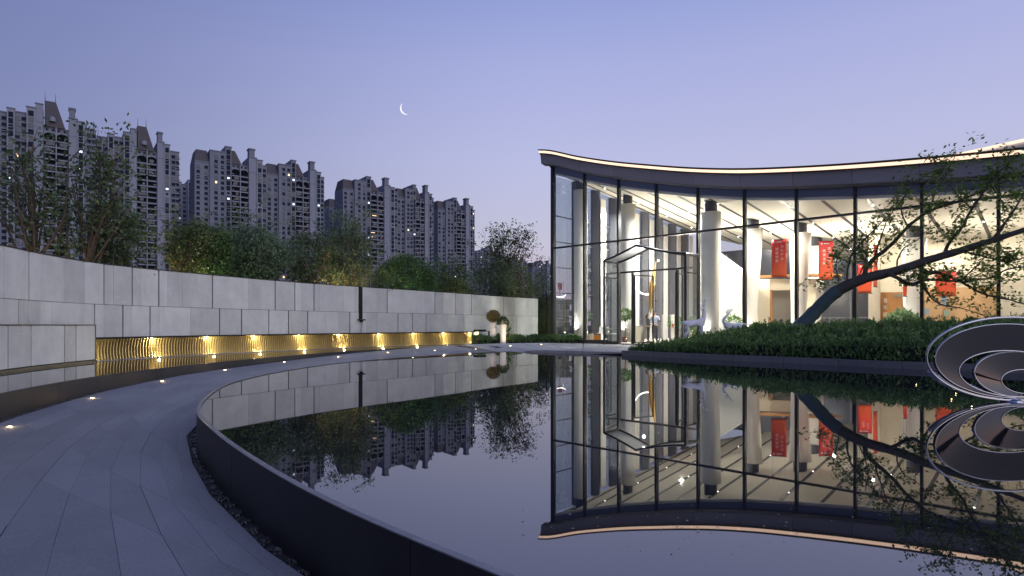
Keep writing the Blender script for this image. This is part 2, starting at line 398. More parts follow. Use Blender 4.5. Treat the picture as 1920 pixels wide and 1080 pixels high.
bm.to_mesh(wo.data); bm.free()

# ------------------------------------------------------------------ path of granite slabs
PIN = Curve([(12, -5.2), (7.5, -3.6), (4.2, -1.5), (1.9, .6), (.2, 2.25), (-1.36, 3.71), (-1.9, 4.36), (-2.36, 4.88), (-2.91, 5.6), (-3.41, 6.33), (-4.09, 7.39), (-4.6, 8.3), (-5.15, 9.9), (-5.4, 11.2), (-5.56, 12.6), (-5.55, 14.0), (-5.4, 15.6), (-5.0, 17.4), (-4.15, 19.4), (-2.85, 21.65), (-1.6, 23.35), (-.1, 24.6)])
POUT = Curve([(p.x, p.y) for p in KERB.p if -4 < p.y < 31.2][::8])
path = tag(empty('path', (-6, 9, -.45)), kind='structure')
def pv(u, v, dz=0.0):
    a = PIN.at(u*PIN.L); b = POUT.at(u*POUT.L, .10); p = a.lerp(b, v); p.z = pathz(p.y)+dz; return p
mb = MB(); nu = 90
for i in range(nu+1):
    for j in range(9): mb.v.append(tuple(pv(i/nu, j/8.0, -.045)))
for i in range(nu):
    for j in range(8): a = i*9+j; mb.f.append([a, a+1, a+10, a+9]); mb.mi.append(0)
wbuild(mb, 'bedding', JOINT, path)
rr = random.Random(3)
ROWS = 10
cuts = []
vv = [0.0]
for r in range(ROWS): vv.append(vv[-1]+rr.uniform(.85, 1.15))
vv = [x/vv[-1] for x in vv]
L0 = 38.0; nsl = 0
ucuts = [0.0]
while ucuts[-1] < .985: ucuts.append(min(1.0, ucuts[-1]+rr.uniform(1.35, 1.75)/L0))
ucuts[-1] = 1.0
for r in range(ROWS):
    rg = [.004, .007, .004, .011, .005, .004, .014, .005, .007, .004][r]
    for u, u1 in zip(ucuts, ucuts[1:]):
        g = rg*rr.choice([.6, 1.0, 1.4]); gs = .0012
        p = [pv(u, vv[r]), pv(u1, vv[r]), pv(u1, vv[r+1]), pv(u, vv[r+1])]
        if max(q.y for q in p) < 1.0: continue
        # inset the chord-edged slab
        e1 = (p[1]-p[0]).normalized(); e2 = (p[3]-p[0]).normalized()
        p = [p[0]+e1*gs+e2*g, p[1]-e1*gs+e2*g, p[2]-e1*gs-e2*.001, p[3]+e1*gs-e2*.001]
        dz = rr.uniform(-.0012, .0012)
        mb = MB(); mb.hexa([q+Vector((0, 0, -.04)) for q in p]+[q+Vector((0, 0, dz)) for q in p])
        if (p[1]-p[0]).cross(p[3]-p[0]).z < 0:
            mb.f = [f[::-1] for f in mb.f]
        wbuild(mb, 'slab', GRANITE, path); nsl += 1
print('slabs', nsl)

# dark pebble strip between path and pool wall
mb = MB(); rr = random.Random(5)
ico = bmesh.new(); bmesh.ops.create_icosphere(ico, subdivisions=1, radius=1.0)
IV = [v.co.copy() for v in ico.verts]; IF = [[v.index for v in f.verts] for f in ico.faces]; ico.free()
def rim_near(p):
    best = min(RIM.p[::2], key=lambda q: (q.x-p.x)**2+(q.y-p.y)**2); return best
def stone(mb, p, r):
    e = Euler((rr.uniform(0, 6), rr.uniform(0, 6), rr.uniform(0, 6))).to_matrix(); sx, sy, sz = rr.uniform(.7, 1.3), rr.uniform(.7, 1.2), rr.uniform(.45, .8)
    mb.add([p+e @ Vector((v.x*r*sx*rr.uniform(.85, 1.1), v.y*r*sy, v.z*r*sz)) for v in IV], IF)
cnt = 0
gb = MB()
for i in range(121):
    t = (.2+.48*i/120)*PIN.L; a = PIN.at(t); b = rim_near(a); z = pathz(a.y)-.03
    gb.v += [(a.x, a.y, z), (b.x, b.y, z)]
for i in range(120): gb.f.append([2*i, 2*i+1, 2*i+3, 2*i+2]); gb.mi.append(0)
mb.add(gb.v, gb.f)
for _ in range(15000):
    t = rr.uniform(0.22, .64)*PIN.L; a = PIN.at(t); b = rim_near(a); w = (b-a).length
    if rr.random() > w/.95: continue
    p = a.lerp(b, rr.uniform(.0, .97)); r = rr.uniform(.008, .020)
    stone(mb, Vector((p.x, p.y, pathz(p.y)-.035+rr.uniform(0, .02))), r); cnt += 1
for _ in range(2600):
    t = rr.uniform(.18, .8)*KERB.L; p = KERB.at(t, rr.uniform(.01, .13)); stone(mb, Vector((p.x, p.y, pathz(p.y)-.012+rr.uniform(0, .012))), rr.uniform(.010, .022)); cnt += 1
tag(mb.build('gravel', PEBBLE, smooth=False), 'strip of dark pebbles between granite path and steel edges', 'gravel', kind='stuff')

# ------------------------------------------------------------------ stone wall
sw = empty('stone_wall', (-12, 21, -.02), label='long curved grey stone panel wall behind the lit water channel', cat='wall')
WT, WM, WB = 3.05, 1.765, .72
t_start, t_end = 3.0, WALL.L
mb = MB(); WALL.strip(mb, -.06, -.34, .5, WT-.02, t_start, t_end, .5); wbuild(mb, 'core', JOINT, sw)
t_box_end = WALL.ray(163)
mb = MB(); WALL.strip(mb, -.05, -.35, -.6, .5, t_start, t_end, .5); wbuild(mb, 'footing', JOINT, sw)
mb = MB(); WALL.strip(mb, .02, -.36, WT+.001, WT+.03, t_start, t_end, .4); wbuild(mb, 'coping', DMETAL, sw)
def tier(joints, z0, z1, off=0.0, zlow=None):
    js = sorted(joints)
    for (t0, g0, d0), (t1, g1, d1) in zip(js, js[1:]):
        if t1-t0 < .05: continue
        prd = RND.uniform(-.006, .006)
        a, b = WALL.at(t0+g0/2, off+prd), WALL.at(t1-g1/2, off+prd); a2, b2 = WALL.at(t0+g0/2, off-.055), WALL.at(t1-g1/2, off-.055)
        zz = z0
        if zlow is not None and t0 > zlow[0]: zz = zlow[1]
        P = [(b.x, b.y), (b2.x, b2.y), (a2.x, a2.y), (a.x, a.y)]
        mb = MB(); mb.hexa([(x, y, zz+.003) for x, y in P]+[(x, y, z1-.003) for x, y in P])
        wbuild(mb, 'panel', STONE, sw)
D_, f_ = .056, .008
up = [(54, D_), (75.5, f_), (118.5, .003), (158, f_), (195, D_), (213, .003), (248, D_), (264.6, .003), (298, D_), (314, .003), (342, .003), (371, f_), (398.5, D_), (466, f_), (491, .003), (516, D_),
      (553, D_), (565, .003), (589, D_), (600, .003), (623, .003), (644, f_), (665, .003), (676, .26), (707, .003), (726, D_), (780.5, f_), (815.5, D_), (831, .003), (854, D_), (884, D_), (918, .004), (944, D_), (966, .003)]
lo = [(35, D_), (53, .003), (75.5, .003), (97, f_), (177, D_), (194, .003), (230.5, D_), (247, .003), (281.5, D_), (298, .003), (328, .003), (357, f_), (412, D_), (453, D_), (504, D_), (541, D_), (577, D_), (611, .003), (634, f_), (656, D_), (687, .003), (707, f_), (746, D_), (773, D_), (799, D_), (839, f_), (870, D_), (904, .003), (922, .003), (968.5, D_), (997, .003)]
def jl(lst, lead):
    r = [(WALL.ray(x), g, 0) for x, g in lst]; r = [q for q in r if q[0] is not None]
    t = r[0][0]; k = 0
    while t-lead > t_start+.2:
        t -= lead*(.7 if k % 3 else 1.15); r.append((t, D_ if k % 2 else f_, 0)); k += 1
    r.append((t_start, 0, 0)); r.append((t_end, 0, 0)); return r
tier(jl(up, .95), WM+.004, WT)
tl = WALL.ray(918)
tier(jl(lo, .8), WB, WM-.004, .002, (tl-.4, -.05))
# projecting low block at the left, clad in large panels
bl = empty('clad_block', (-12.4, 14.4, -.02), label='low stone clad block standing in the channel left of the glowing fins', cat='wall')
tb = WALL.ray(163)-.05; ts = 3.0
mb = MB(); WALL.strip(mb, .26, -.05, -.5, 1.09, ts, tb-.03, .4); wbuild(mb, 'core', JOINT, bl)
mb = MB(); WALL.strip(mb, .34, -.04, 1.10, 1.125, ts, tb, .3); wbuild(mb, 'cap', DMETAL, bl)
mb = MB(); WALL.strip(mb, .275, .36, -.5, .035, ts, tb, .3); wbuild(mb, 'plinth', DMETAL, bl)
js = [(WALL.ray(x)-.2*0, g) for x, g in ((31, .05), (98, .05), (120, .05))]
t = js[0][0]
while t > ts+1.2: t -= 1.05; js.append((t, .05))
js += [(ts, 0), (tb-.06, 0)]; js.sort()
for (t0, g0), (t1, g1) in zip(js, js[1:]):
    a, b = WALL.at(t0+g0/2, .32), WALL.at(t1-g1/2, .32); a2, b2 = WALL.at(t0+g0/2, .27), WALL.at(t1-g1/2, .27)
    P = [(b.x, b.y), (b2.x, b2.y), (a2.x, a2.y), (a.x, a.y)]
    mb = MB(); mb.hexa([(x, y, .06) for x, y in P]+[(x, y, 1.09) for x, y in P]); wbuild(mb, 'panel', STONE, bl)
mb = MB(); WALL.strip(mb, .325, -.05, -.05, 1.095, tb-.045, tb-.005, .02); wbuild(mb, 'end_trim', DMETAL, bl)
# black drain slot with spout
ts_ = WALL.ray(676)
ds = empty('drain_spout', WALL.at(ts_, .0, 1.4), label='black vertical drain channel with spout let into the stone wall', cat='drain')
mb = MB(); WALL.strip(mb, -.03, .012, 1.42, WT-.01, ts_-.12, ts_+.12, .05); wbuild(mb, 'channel', BLACK, ds)
p = WALL.at(ts_, .05, 1.38); mb = MB(); mb.box(p, (.40, .20, .06), math.atan2(WALL.nrm(ts_).y, WALL.nrm(ts_).x)+math.pi/2); wbuild(mb, 'lip', BLACK, ds)
mb = MB(); mb.box(p+Vector((0, 0, -.07)), (.12, .16, .09), math.atan2(WALL.nrm(ts_).y, WALL.nrm(ts_).x)+math.pi/2); wbuild(mb, 'outlet', BLACK, ds)
WSTREAM = glassmat('falling_water', (.93, .95, .98), 2.5, 1.33)
mb = MB(); q = WALL.at(ts_, .09, 0); mb.tube([(q.x, q.y, 1.28), (q.x+.02, q.y, 1.0), (q.x+.05, q.y-.02, .4), (q.x+.06, q.y-.03, -.02)], [.03, .05, .08, .12], 8)
tag(mb.build('falling_water', WSTREAM, smooth=True), 'thin stream of water falling from the black spout', 'water')

# ------------------------------------------------------------------ glowing fin screen under the wall
fs = empty('fin_screen', (-10.8, 24.3, -.02), label='curved screen of brass fins glowing gold under the stone wall', cat='fountain')
mb = MB(); FIN.strip(mb, -.30, -.36, -.2, .69, 0, FIN.L, .3); wbuild(mb, 'back_panel', BRASSB, fs)
nt_ = int(FIN.L/.11)
prof = [(.0, .665), (-.045, .56), (-.075, .40), (-.08, .22), (-.06, .06), (-.03, -.05)]
for i in range(nt_):
    t = .06+i*(FIN.L-.12)/(nt_-1); n_ = FIN.nrm(t); d_ = Vector((-n_.y, n_.x, 0)); mb = MB()
    for (o_, z_) in prof:
        for (oo, w_) in ((o_-.16, .012), (o_-.16, -.012), (o_, -.012), (o_, .012)):
            q = FIN.at(t, oo, z_)+d_*w_; mb.v.append(tuple(q))
    k = len(prof)
    for a in range(k-1):
        for j in range(4): mb.f.append([a*4+j, a*4+(j+1) % 4, a*4+4+(j+1) % 4, a*4+4+j]); mb.mi.append(0)
    mb.f.append([0, 3, 2, 1]); mb.f.append([(k-1)*4+j for j in range(4)]); mb.mi += [0, 0]
    wbuild(mb, 'fin', BRASS, fs)
mb = MB(); FIN.strip(mb, .05, .0, -.1, .005, 0, FIN.L, .3); wbuild(mb, 'foot_rail', RIMTOP, fs)
mb = MB(); FIN.strip(mb, .15, -.9, .685, .716, 0, FIN.L, .3); wbuild(mb, 'top_ledge', DMETAL, fs)
# dark slotted grille on the ledge front
mb = MB()
i = 0; t = .05
while t < FIN.L-.1:
    a = FIN.at(t, .156, .70); b = FIN.at(t+.07, .156, .70); mb.bar(a, b, .01, .03); t += .13
g_ = wbuild(mb, 'grille', BLACK, fs); g_['kind'] = 'stuff'
e = FIN.at(FIN.L); mb = MB(); mb.box((e.x+.42, e.y+.35, .35), (.75, .55, .72), .75); wbuild(mb, 'end_pier', STONE, fs)
mb = MB(); mb.box((e.x+.38, e.y+.32, .78), (.62, .5, .12), .75); wbuild(mb, 'pier_cap', BLACK, fs)
GOLD = (1.0, .83, .46)
LENS = mat('lamp_lens', (1, .9, .6), .4, emit=(1.0, .78, .38), estr=16.0)
cols_ = [172, 232, 295, 345, 398, 440, 485, 527, 568, 606, 643, 680, 716, 749, 780, 810, 837, 863, 887]
ords = ['first', 'second', 'third', 'fourth', 'fifth', 'sixth', 'seventh', 'eighth', 'ninth', 'tenth', 'eleventh', 'twelfth']
k = 0
for i, x in enumerate(cols_):
    t = FIN.ray(x)
    if t is None: continue
    t = min(max(t, .12), FIN.L-.1)
    low = (i % 2 == 0)
    if low:
        p = FIN.at(t, .10, .0)
        o = empty('underwater_light', p, label=f'small warm underwater uplight at foot of fins, {ords[k]} from the clad block', cat='lamp', group='uplights along the fin screen'); k += 1
        mb = MB(); mb.lathe([(.045, -.06), (.045, .0), (.05, .0), (.05, .012)], 12); mb.build('housing', BLACK, o)
        mb = MB(); mb.lathe([(.026, .0125), (.022, .016)], 12); mb.build('lens', LENS, o)
        lamp('fin_uplight', 'POINT', p+Vector((0, 0, .07)), 14.0, GOLD, o, .03)
        # warm downlight tucked under the ledge, part of the screen
        p2 = FIN.at(t-.25 if t > .5 else t+.2, .025, .655)
        mb = MB(); mb.box(p2+Vector((0, 0, .012)), (.05, .02, .012), math.atan2(FIN.nrm(t).y, FIN.nrm(t).x)+math.pi/2); wbuild(mb, 'downlight', LENS, fs)
        lamp('fin_downlight', 'POINT', FIN.at(t-.25 if t > .5 else t+.2, .10, .60), 42.0, GOLD, None, .03)

# recessed path lights
plp = [(18, 801), (173, 747), (304, 715), (422, 694), (533, 679), (634, 669), (727, 661), (815, 655.5), (892, 652)]
for i, (x, y) in enumerate(plp):
    z = -.4
    for _ in range(6):
        q = gp(x, y, z); z = pathz(q.y)
    o = empty('path_light', (q.x, q.y, z), label=f'small warm light set in the granite path, {ords[i]} nearest the camera', cat='lamp', group='recessed lights along the path')
    mb = MB(); mb.lathe([(.045, -.03), (.045, .004), (.036, .0055)], 14); mb.build('ring', RIMTOP, o)
    mb = MB(); mb.lathe([(.032, .003), (.031, .008), (.020, .013)], 14); mb.build('lens', LENS, o)
    lamp('path_light_lamp', 'POINT', (q.x, q.y, z+.05), .8, (1, .66, .30), o, .02)

# ------------------------------------------------------------------ apartment towers
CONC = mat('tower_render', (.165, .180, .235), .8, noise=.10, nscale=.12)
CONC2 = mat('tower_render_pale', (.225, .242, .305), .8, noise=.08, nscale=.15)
ROOFM = mat('mansard_slate', (.070, .062, .074), .7, noise=.15, nscale=.6)
WINM = mat('tower_glass', (.010, .016, .030), .6, spec=.12)
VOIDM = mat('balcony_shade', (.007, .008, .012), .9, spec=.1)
GLZ = mat('balcony_glazing', (.045, .055, .075), .3)
RAILM = mat('balcony_rail', (.05, .05, .055), .5)
LITM = [mat('lit_window_warm', (.9, .7, .4), .5, emit=(1.0, .68, .32), estr=1.7), mat('lit_window_cool', (.8, .9, 1), .5, emit=(.72, .86, 1.0), estr=1.3), mat('lit_window_pale', (.9, .9, .8), .5, emit=(1.0, .9, .7), estr=1.3)]
T2 = [(0, 8, 0.0, 94, 'win2'), (8, 16.5, 1.0, 101, 'win1'), (16.5, 20.0, 1.2, 104.5, 'strip'), (20.0, 30.0, .1, 95, 'balc'), (30.0, 34.5, 1.6, 100.5, 'plain'), (34.5, 38, 2.0, 99.5, 'strip'), (38, 41, .5, 97, 'win1')]
T1 = [(0, 5, 0, 99, 'win2'), (5, 8, 1.4, 101, 'strip'), (8, 12.5, .6, 100, 'win2'), (12.5, 16, 2.0, 103, 'strip'), (16, 19, 1.5, 105.5, 'plain'), (19, 29.5, .1, 95, 'balc'), (29.5, 33, 1.7, 101, 'plain'), (33, 36, 2.0, 100, 'strip'), (36, 41, 1.0, 97, 'win1')]
FLOOR = 3.0
def unit(name, mats, d, extra=None):
    mb = MB(); mb.box((0, 0, d[2]/2), d)
    return mb.mesh(name, mats)
ME_PAR = {}
def parapet(w):
    if w not in ME_PAR:
        mb = MB(); mb.box((0, 0, .26), (w, .22, .62)); mb.box((0, .45, -.06), (w, .9, .22)); mb.box((0, -.02, .95), (w, .06, .07), mi=1); ME_PAR[w] = mb.mesh('balcony', [CONC2, RAILM])
    return ME_PAR[w]
ME_LIT = []
for w, h, m in ((1.1, 1.2, 0), (1.25, 1.1, 1), (1.0, 1.2, 2), (3.0, .4, 0)):
    mb = MB(); mb.box((0, 0, 0), (w, .10, h)); ME_LIT.append(mb.mesh('lit_window', LITM[m]))

def tower(x, D, W, T, H, label, seed, zmin=22.0, group='apartment towers beyond the wall', antenna=True, drop=0.0):
    r = random.Random(seed); o = empty('apartment_tower', ((x-960)/F*D, D, 0), math.radians(37.7), label, 'tower', group)
    k = W/41.0; wins = MB(); dh = H-101.0
    for bi, (u0, u1, pr, zt, kind) in enumerate(T):
        u0 *= k; u1 *= k; zt = zt+dh; uc = (u0+u1)/2; w = u1-u0; y = -pr
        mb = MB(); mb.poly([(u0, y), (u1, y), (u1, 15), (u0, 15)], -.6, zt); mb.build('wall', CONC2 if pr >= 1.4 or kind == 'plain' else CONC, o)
        for (yy, zz, dd) in ((y+.3, zt-.25, (w+.5, 1.2, .5)), (y+.2, zt-9.2, (w+.12, .6, .35)), (y+.2, zt-36, (w+.12, .6, .35))):
            cb = MB(); cb.box((uc, yy, zz), dd); cb.build('cornice', CONC, o)
        nf = int((zt-3-zmin)/FLOOR)
        for f in range(nf):
            z = zt-3.2-f*FLOOR
            if kind in ('win1', 'win2'):
                cs = (uc,) if w < 4 else ((uc-w*.27, uc+w*.27) if kind == 'win2' else (uc-w*.10, uc+w*.32))
                for c in cs:
                    wins.box((c, y-.02, z), (1.75, .12, 1.7), mi=2 if r.random() < .25 else 0); wins.box((c, y-.12, z-1.05), (1.7, .35, .14), mi=1)
                    wins.box((c+1.1, y-.2, z-.6), (.5, .4, .5), mi=1)
                    q = r.random()
                    if q < .013: obj('lit_window', ME_LIT[0 if q < .012 else 2], o, (c, y-.06, z))
            elif kind == 'strip':
                if f % 9 != 8:
                    wins.box((uc, y-.02, z-.1), (w*.62, .12, 2.6), mi=2 if r.random() < .2 else 0)
                else: wins.box((uc, y-.02, z), (w*.42, .12, 1.3))
                q = r.random()
                if q < (.62 if seed == 6 and u0 > 25 else .05): obj('lit_window', ME_LIT[1 if q < .055 or seed == 6 else 0], o, (uc, y-.06, z-.2))
            elif kind == 'plain' and bi % 2 == 0 and w > 4.5:
                pass
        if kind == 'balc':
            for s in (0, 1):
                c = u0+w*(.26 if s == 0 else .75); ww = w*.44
                mb = MB(); mb.box((c, y-.03, (zt-3+zmin)/2), (ww, .1, zt-3-zmin)); mb.build('balcony_shade_panel', VOIDM, o)  # near-black sheet paints the shade of the balcony voids
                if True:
                    mb = MB(); n = 8; R = ww/2; pts = [(c-R, zt-4.2)]+[(c-R*math.cos(math.pi*j/n), zt-4.2+1.4*math.sin(math.pi*j/n)) for j in range(1, n)]+[(c+R, zt-4.2)]
                    out_ = [(c+R, zt-2.4), (c-R, zt-2.4)]; pl = pts+out_
                    mb.add([(a, y-.35, b) for a, b in pl]+[(a, y, b) for a, b in pl], [list(range(len(pl))), list(range(len(pl), 2*len(pl)))[::-1]]+[(i, (i+1) % len(pl), len(pl)+(i+1) % len(pl), len(pl)+i)[::-1] for i in range(len(pl))])
                    mb.build('arch', CONC2, o)
                for f in range(1, nf):
                    z = zt-3-f*FLOOR; obj('balcony', parapet(round(ww+.2, 1)), o, (c, y-.85, z-1.2))
                    if r.random() < .35: wins.box((c+r.uniform(-.2, .2)*ww, y-.75, z+.75), (ww*r.uniform(.3, .9), .08, 1.5), mi=2)
                    if r.random() < .4: wins.box((c+r.uniform(-.4, .4)*ww, y-.5, z+.2), (r.uniform(.4, 1.2), .5, r.uniform(.5, 1.4)), mi=r.choice((1, 2)))
                    q = r.random()
                    if q < .03: obj('lit_window', ME_LIT[3 if q < .03 else 0], o, (c+r.uniform(-1, 1), y-.12, z+.9))
            mb = MB(); mb.box((u0+w*.505, y-.7, (zt+zmin)/2), (w*.05, 1.4, zt-zmin)); mb.build('pier', CONC2, o)
            # small attic windows above the arches
            for j in range(4): wins.box((u0+w*(.15+.23*j), y-.03, zt-1.3), (.9, .12, .9))
        if kind == 'plain':
            if w > 4.2*k and T is T2 or (T is T1 and u0 > 25*k):
                mb = MB(); mb.box((uc-w*.1, y+2.2, zt+2.2), (w*.72, 4.2, 4.4)); mb.box((uc-w*.1, y+2.2, zt+4.6), (w*.9, 5.0, .8)); mb.build('chimney', CONC, o)
    # mansard roofs
    mb = MB()
    if T is T2:
        mb.box((4*k, 7.5, H-7+3.4), (8*k, 14.5, 6.8), top=.72); mb.build('mansard_roof', ROOFM, o)
        mb = MB(); a, b = 18*k, 26*k; z0 = 95+dh
        mb.hexa([(a, -1, z0), (b, -1, z0), (b, 10, z0), (a, 10, z0), (a, 1, z0+8), (a+4.5*k, 1, z0+8), (a+4.5*k, 8, z0+8), (a, 8, z0+8)]); mb.build('mansard_roof', ROOFM, o)
    else:
        a, b = 19.6*k, 28*k; z0 = 95+dh
        mb.hexa([(a, -1.2, z0), (b, -1.2, z0), (b, 11, z0), (a, 11, z0), (a, .8, z0+13), (a+4.6*k, .8, z0+13), (a+4.6*k, 8, z0+13), (a, 8, z0+13)]); mb.build('mansard_roof', ROOFM, o)
        mb = MB(); mb.lathe([(1.3, 0), (1.3, 1.2), (1.1, 1.9), (.5, 2.4)], 10, (a+3.2*k, -1.3, z0+2.6)); mb.build('dormer', CONC2, o)
        if antenna:
            for dx in (.2, 4.4): mb = MB(); mb.tube([(a+dx*k, 1.0, z0+13), (a+dx*k, 1.0, z0+17.5)], [.16, .05], 5); mb.build('finial', RAILM, o)
    wn_ = wins.build('window_columns', [WINM, CONC2, GLZ], o); wn_['kind'] = 'stuff'
    return o
AL = 'leftmost grey apartment tower with steep brown pyramid roof and antennas'
tower(-12, 277, 39.4, T1, 105.0, AL, 1)
tower(182, 301, 36.8, T1, 100.5, 'grey apartment tower with pyramid roof, second from the left', 2)
tower(365, 331, 38.8, T2, 101.5, 'grey tower block with rounded mansard corner, left one of the middle pair', 3)
tower(500, 354.7, 35, T2, 100, 'grey tower block right of the middle pair, plain end wall by the sky gap', 4)
tower(643, 397, 40.5, T2, 101, 'tall grey tower left of the third cluster, above the golden branched tree', 5)
tower(745, 421.7, 29.6, T2, 100.5, 'grey tower with a column of white lit windows, above the dome shaped tree', 6)
tower(821, 462, 34.5, T2, 100, 'rightmost large grey tower, narrow and standing alone against the sky', 7)
tower(318, 385, 34, T1, 96, 'lower set back tower filling the gap between second and third tower', 8, antenna=False)
tower(617, 450, 30, T2, 99, 'small grey tower peeping out left of the third cluster', 9)
tower(893, 775, 44, T1, 101, 'distant small tower behind the airy reddish tree', 10, antenna=False)
tower(946, 800, 40, T2, 92, 'distant low tower block right of the airy reddish tree', 11)
tower(998, 900, 40, T2, 98, 'most distant tower block beside the glass pavilion corner', 12)

# ------------------------------------------------------------------ trees behind the wall
BARK = mat('bark', (.085, .068, .052), .9, noise=.3, nscale=6, bump=.3, bscale=30)
BARKW = mat('pale_bark', (.30, .21, .12), .9, noise=.3, nscale=6)
LF_DK = leafmat('leaf_dark', (.036, .068, .032), (.120, .185, .070))
LF_GR = leafmat('leaf_green', (.040, .095, .030), (.12, .23, .065))
LF_GY = leafmat('leaf_greygreen', (.062, .105, .062), (.20, .28, .15))
LF_OL = leafmat('leaf_olive', (.055, .085, .034), (.17, .225, .075))
LF_RD = leafmat('leaf_reddish', (.060, .038, .034), (.14, .080, .065))
def rv(r, s=1.0): return Vector((r.gauss(0, s), r.gauss(0, s), r.gauss(0, s)))
def rdir(r):
    v = rv(r)
    return v.normalized() if v.length > 1e-6 else Vector((0, 0, 1))
def curve_pts(a, b, r, bend, n=5, sag=0.0):
    c = (a+b)/2+rv(r, bend); return [(a*(1-t)*(1-t)+c*2*t*(1-t)+b*t*t)+Vector((0, 0, -sag*math.sin(math.pi*t))) for t in [i/(n-1) for i in range(n)]]
def tree(base, ztop, crown_c, crown_r, leaves, lsize, lmat, label, seed, stems=1, nb=14, tr=.10, bark=None, clump=.35, fill=.35, hollow=.3, name='tree', group='trees behind the stone wall', lmat2=None, lift=.45):
    r = random.Random(seed); base = Vector(base); o = empty(name, base, 0, label, 'tree', group); wood = MB(); lf = MB(); tips = []
    C = Vector(crown_c)-base; R = Vector(crown_r); bark = bark or BARK
    for s in range(stems):
        b0 = Vector((r.uniform(-.25, .25)*(stems > 1)*1.5, r.uniform(-.2, .2)*(stems > 1), -.6))
        fork = C+Vector((r.uniform(-.45, .45)*R.x*(stems > 1), r.uniform(-.3, .3)*R.y, -R.z*lift))
        main = curve_pts(b0, fork, r, .12+.05*(fork-b0).length, 7)
        wood.tube(main, [tr*(1-.45*i/6) for i in range(7)], 7)
        for b in range(nb//stems):
            d = rdir(r); d.z = abs(d.z)*1.1-.25; d.normalize()
            tip = C+Vector((d.x*R.x, d.y*R.y, d.z*R.z))*r.uniform(.7, 1.02)
            st = main[r.randint(3, 6)]; br = curve_pts(st, tip, r, .09*(tip-st).length, 6)
            wood.tube(br, [tr*.42*(1-.85*i/5)+.006 for i in range(6)], 5)
            tips.append(tip)
            for q in range(4):
                k = r.randint(2, 5); a = br[k]; e = a+Vector((r.gauss(0, .33)*R.x, r.gauss(0, .33)*R.y, r.gauss(.12, .28)*R.z))
                w = curve_pts(a, e, r, .08*(e-a).length, 4); wood.tube(w, [tr*.15*(1-.7*i/3)+.003 for i in range(4)], 4, cap=False); tips.append(e)
    sub = []
    for t in tips:
        for _ in range(3): sub.append(t+Vector((r.gauss(0, clump), r.gauss(0, clump), r.gauss(0, clump*.8))))
    for i in range(leaves):
        if r.random() < fill:
            d = rdir(r); rad = r.uniform(hollow, 1.0)**.5; p = C+Vector((d.x*R.x*rad, d.y*R.y*rad, d.z*R.z*rad))
        else:
            t = r.choice(sub); p = t+rv(r, clump*.45)
        d = rdir(r); d.z -= .25
        lf.leaf(p, d, rdir(r), lsize*r.uniform(.6, 1.35), lsize*r.uniform(.4, .7), 1 if lmat2 and (p.x > C.x+R.x*.25) and r.random() < .7 else 0)
    wood.build('trunk', bark, o, smooth=True); lf.build('crown', [lmat, lmat2] if lmat2 else lmat, o)
    return o
def tpx(xb, D, x0, x1, ytop, ybot, **k):   # crown spanning photo columns x0..x1, rows ytop..ybot, at depth D
    a = px(x0, ytop, D); b = px(x1, ybot, D); c = (a+b)/2; c.y = D
    D += .9; c.y = D; R = (abs(b.x-a.x)/2, k.pop('ry', abs(b.x-a.x)/2*.55), abs(a.z-b.z)/2); k['leaves'] = int(k['leaves']*(2.2 if x0 > 250 else 1.7))
    return tree(((xb-960)/F*D, D, -.55), a.z, c, R, **k)
tpx(22, 17.6, -60, 92, 238, 455, leaves=800, lsize=.15, lmat=LF_DK, label='sparse dark tree with forked trunk at the left picture edge', seed=21, stems=1, nb=16, tr=.12, clump=.28, fill=.12, lift=.75)
tpx(74, 18.4, 62, 205, 262, 462, leaves=1050, lsize=.15, lmat=LF_DK, label='sparse dark tree with trunk leaning right, second from the left edge', seed=22, stems=1, nb=18, tr=.11, clump=.28, fill=.15, lift=.8, lmat2=LF_OL)
tpx(165, 19.5, 112, 240, 375, 505, leaves=2600, lsize=.12, lmat=LF_DK, label='thin dark shrubby tree right of the two sparse trees', seed=23, stems=4, nb=20, tr=.04, clump=.25, fill=.25)
tpx(318, 23.5, 285, 372, 404, 520, leaves=3000, lsize=.12, lmat=LF_OL, label='slender tree with warmly uplit trunk left of the dark green tree', seed=24, stems=2, nb=16, tr=.07, bark=BARKW, clump=.26, fill=.35)
tpx(372, 24.5, 340, 418, 415, 530, leaves=4200, lsize=.12, lmat=LF_GR, label='dense saturated green tree beside the warmly uplit slender one', seed=25, stems=1, nb=18, tr=.08, clump=.3, fill=.6)
tpx(455, 26.5, 384, 528, 418, 540, leaves=6500, lsize=.125, lmat=LF_GY, label='broad grey green tree in the middle of the tree row', seed=26, stems=3, nb=24, tr=.07, clump=.34, fill=.55)
tpx(565, 28.5, 520, 612, 424, 545, leaves=2800, lsize=.12, lmat=LF_DK, label='thin dark tree between the broad grey green and golden branched trees', seed=27, stems=3, nb=18, tr=.05, clump=.28, fill=.3, bark=BARKW)
tpx(640, 30.0, 592, 692, 412, 560, leaves=4200, lsize=.13, lmat=LF_GY, label='bushy tree with many golden uplit stems above the black drain', seed=28, stems=6, nb=26, tr=.05, bark=BARKW, clump=.3, fill=.4, lmat2=LF_OL)
tpx(752, 34.0, 690, 816, 474, 600, leaves=7500, lsize=.13, lmat=LF_GR, label='dense dome shaped dark green tree above the wall', seed=29, stems=1, nb=22, tr=.1, clump=.34, fill=.75, hollow=.5)
tpx(848, 38.0, 806, 892, 482, 590, leaves=2600, lsize=.13, lmat=LF_DK, label='thin brownish tree right of the dome shaped tree', seed=30, stems=3, nb=16, tr=.05, clump=.3, fill=.3)
tpx(838, 37.0, 808, 876, 515, 580, leaves=2200, lsize=.12, lmat=LF_OL, label='low yellow green bush right of the dome shaped tree', seed=31, stems=3, nb=12, tr=.03, clump=.25, fill=.6, name='bush')
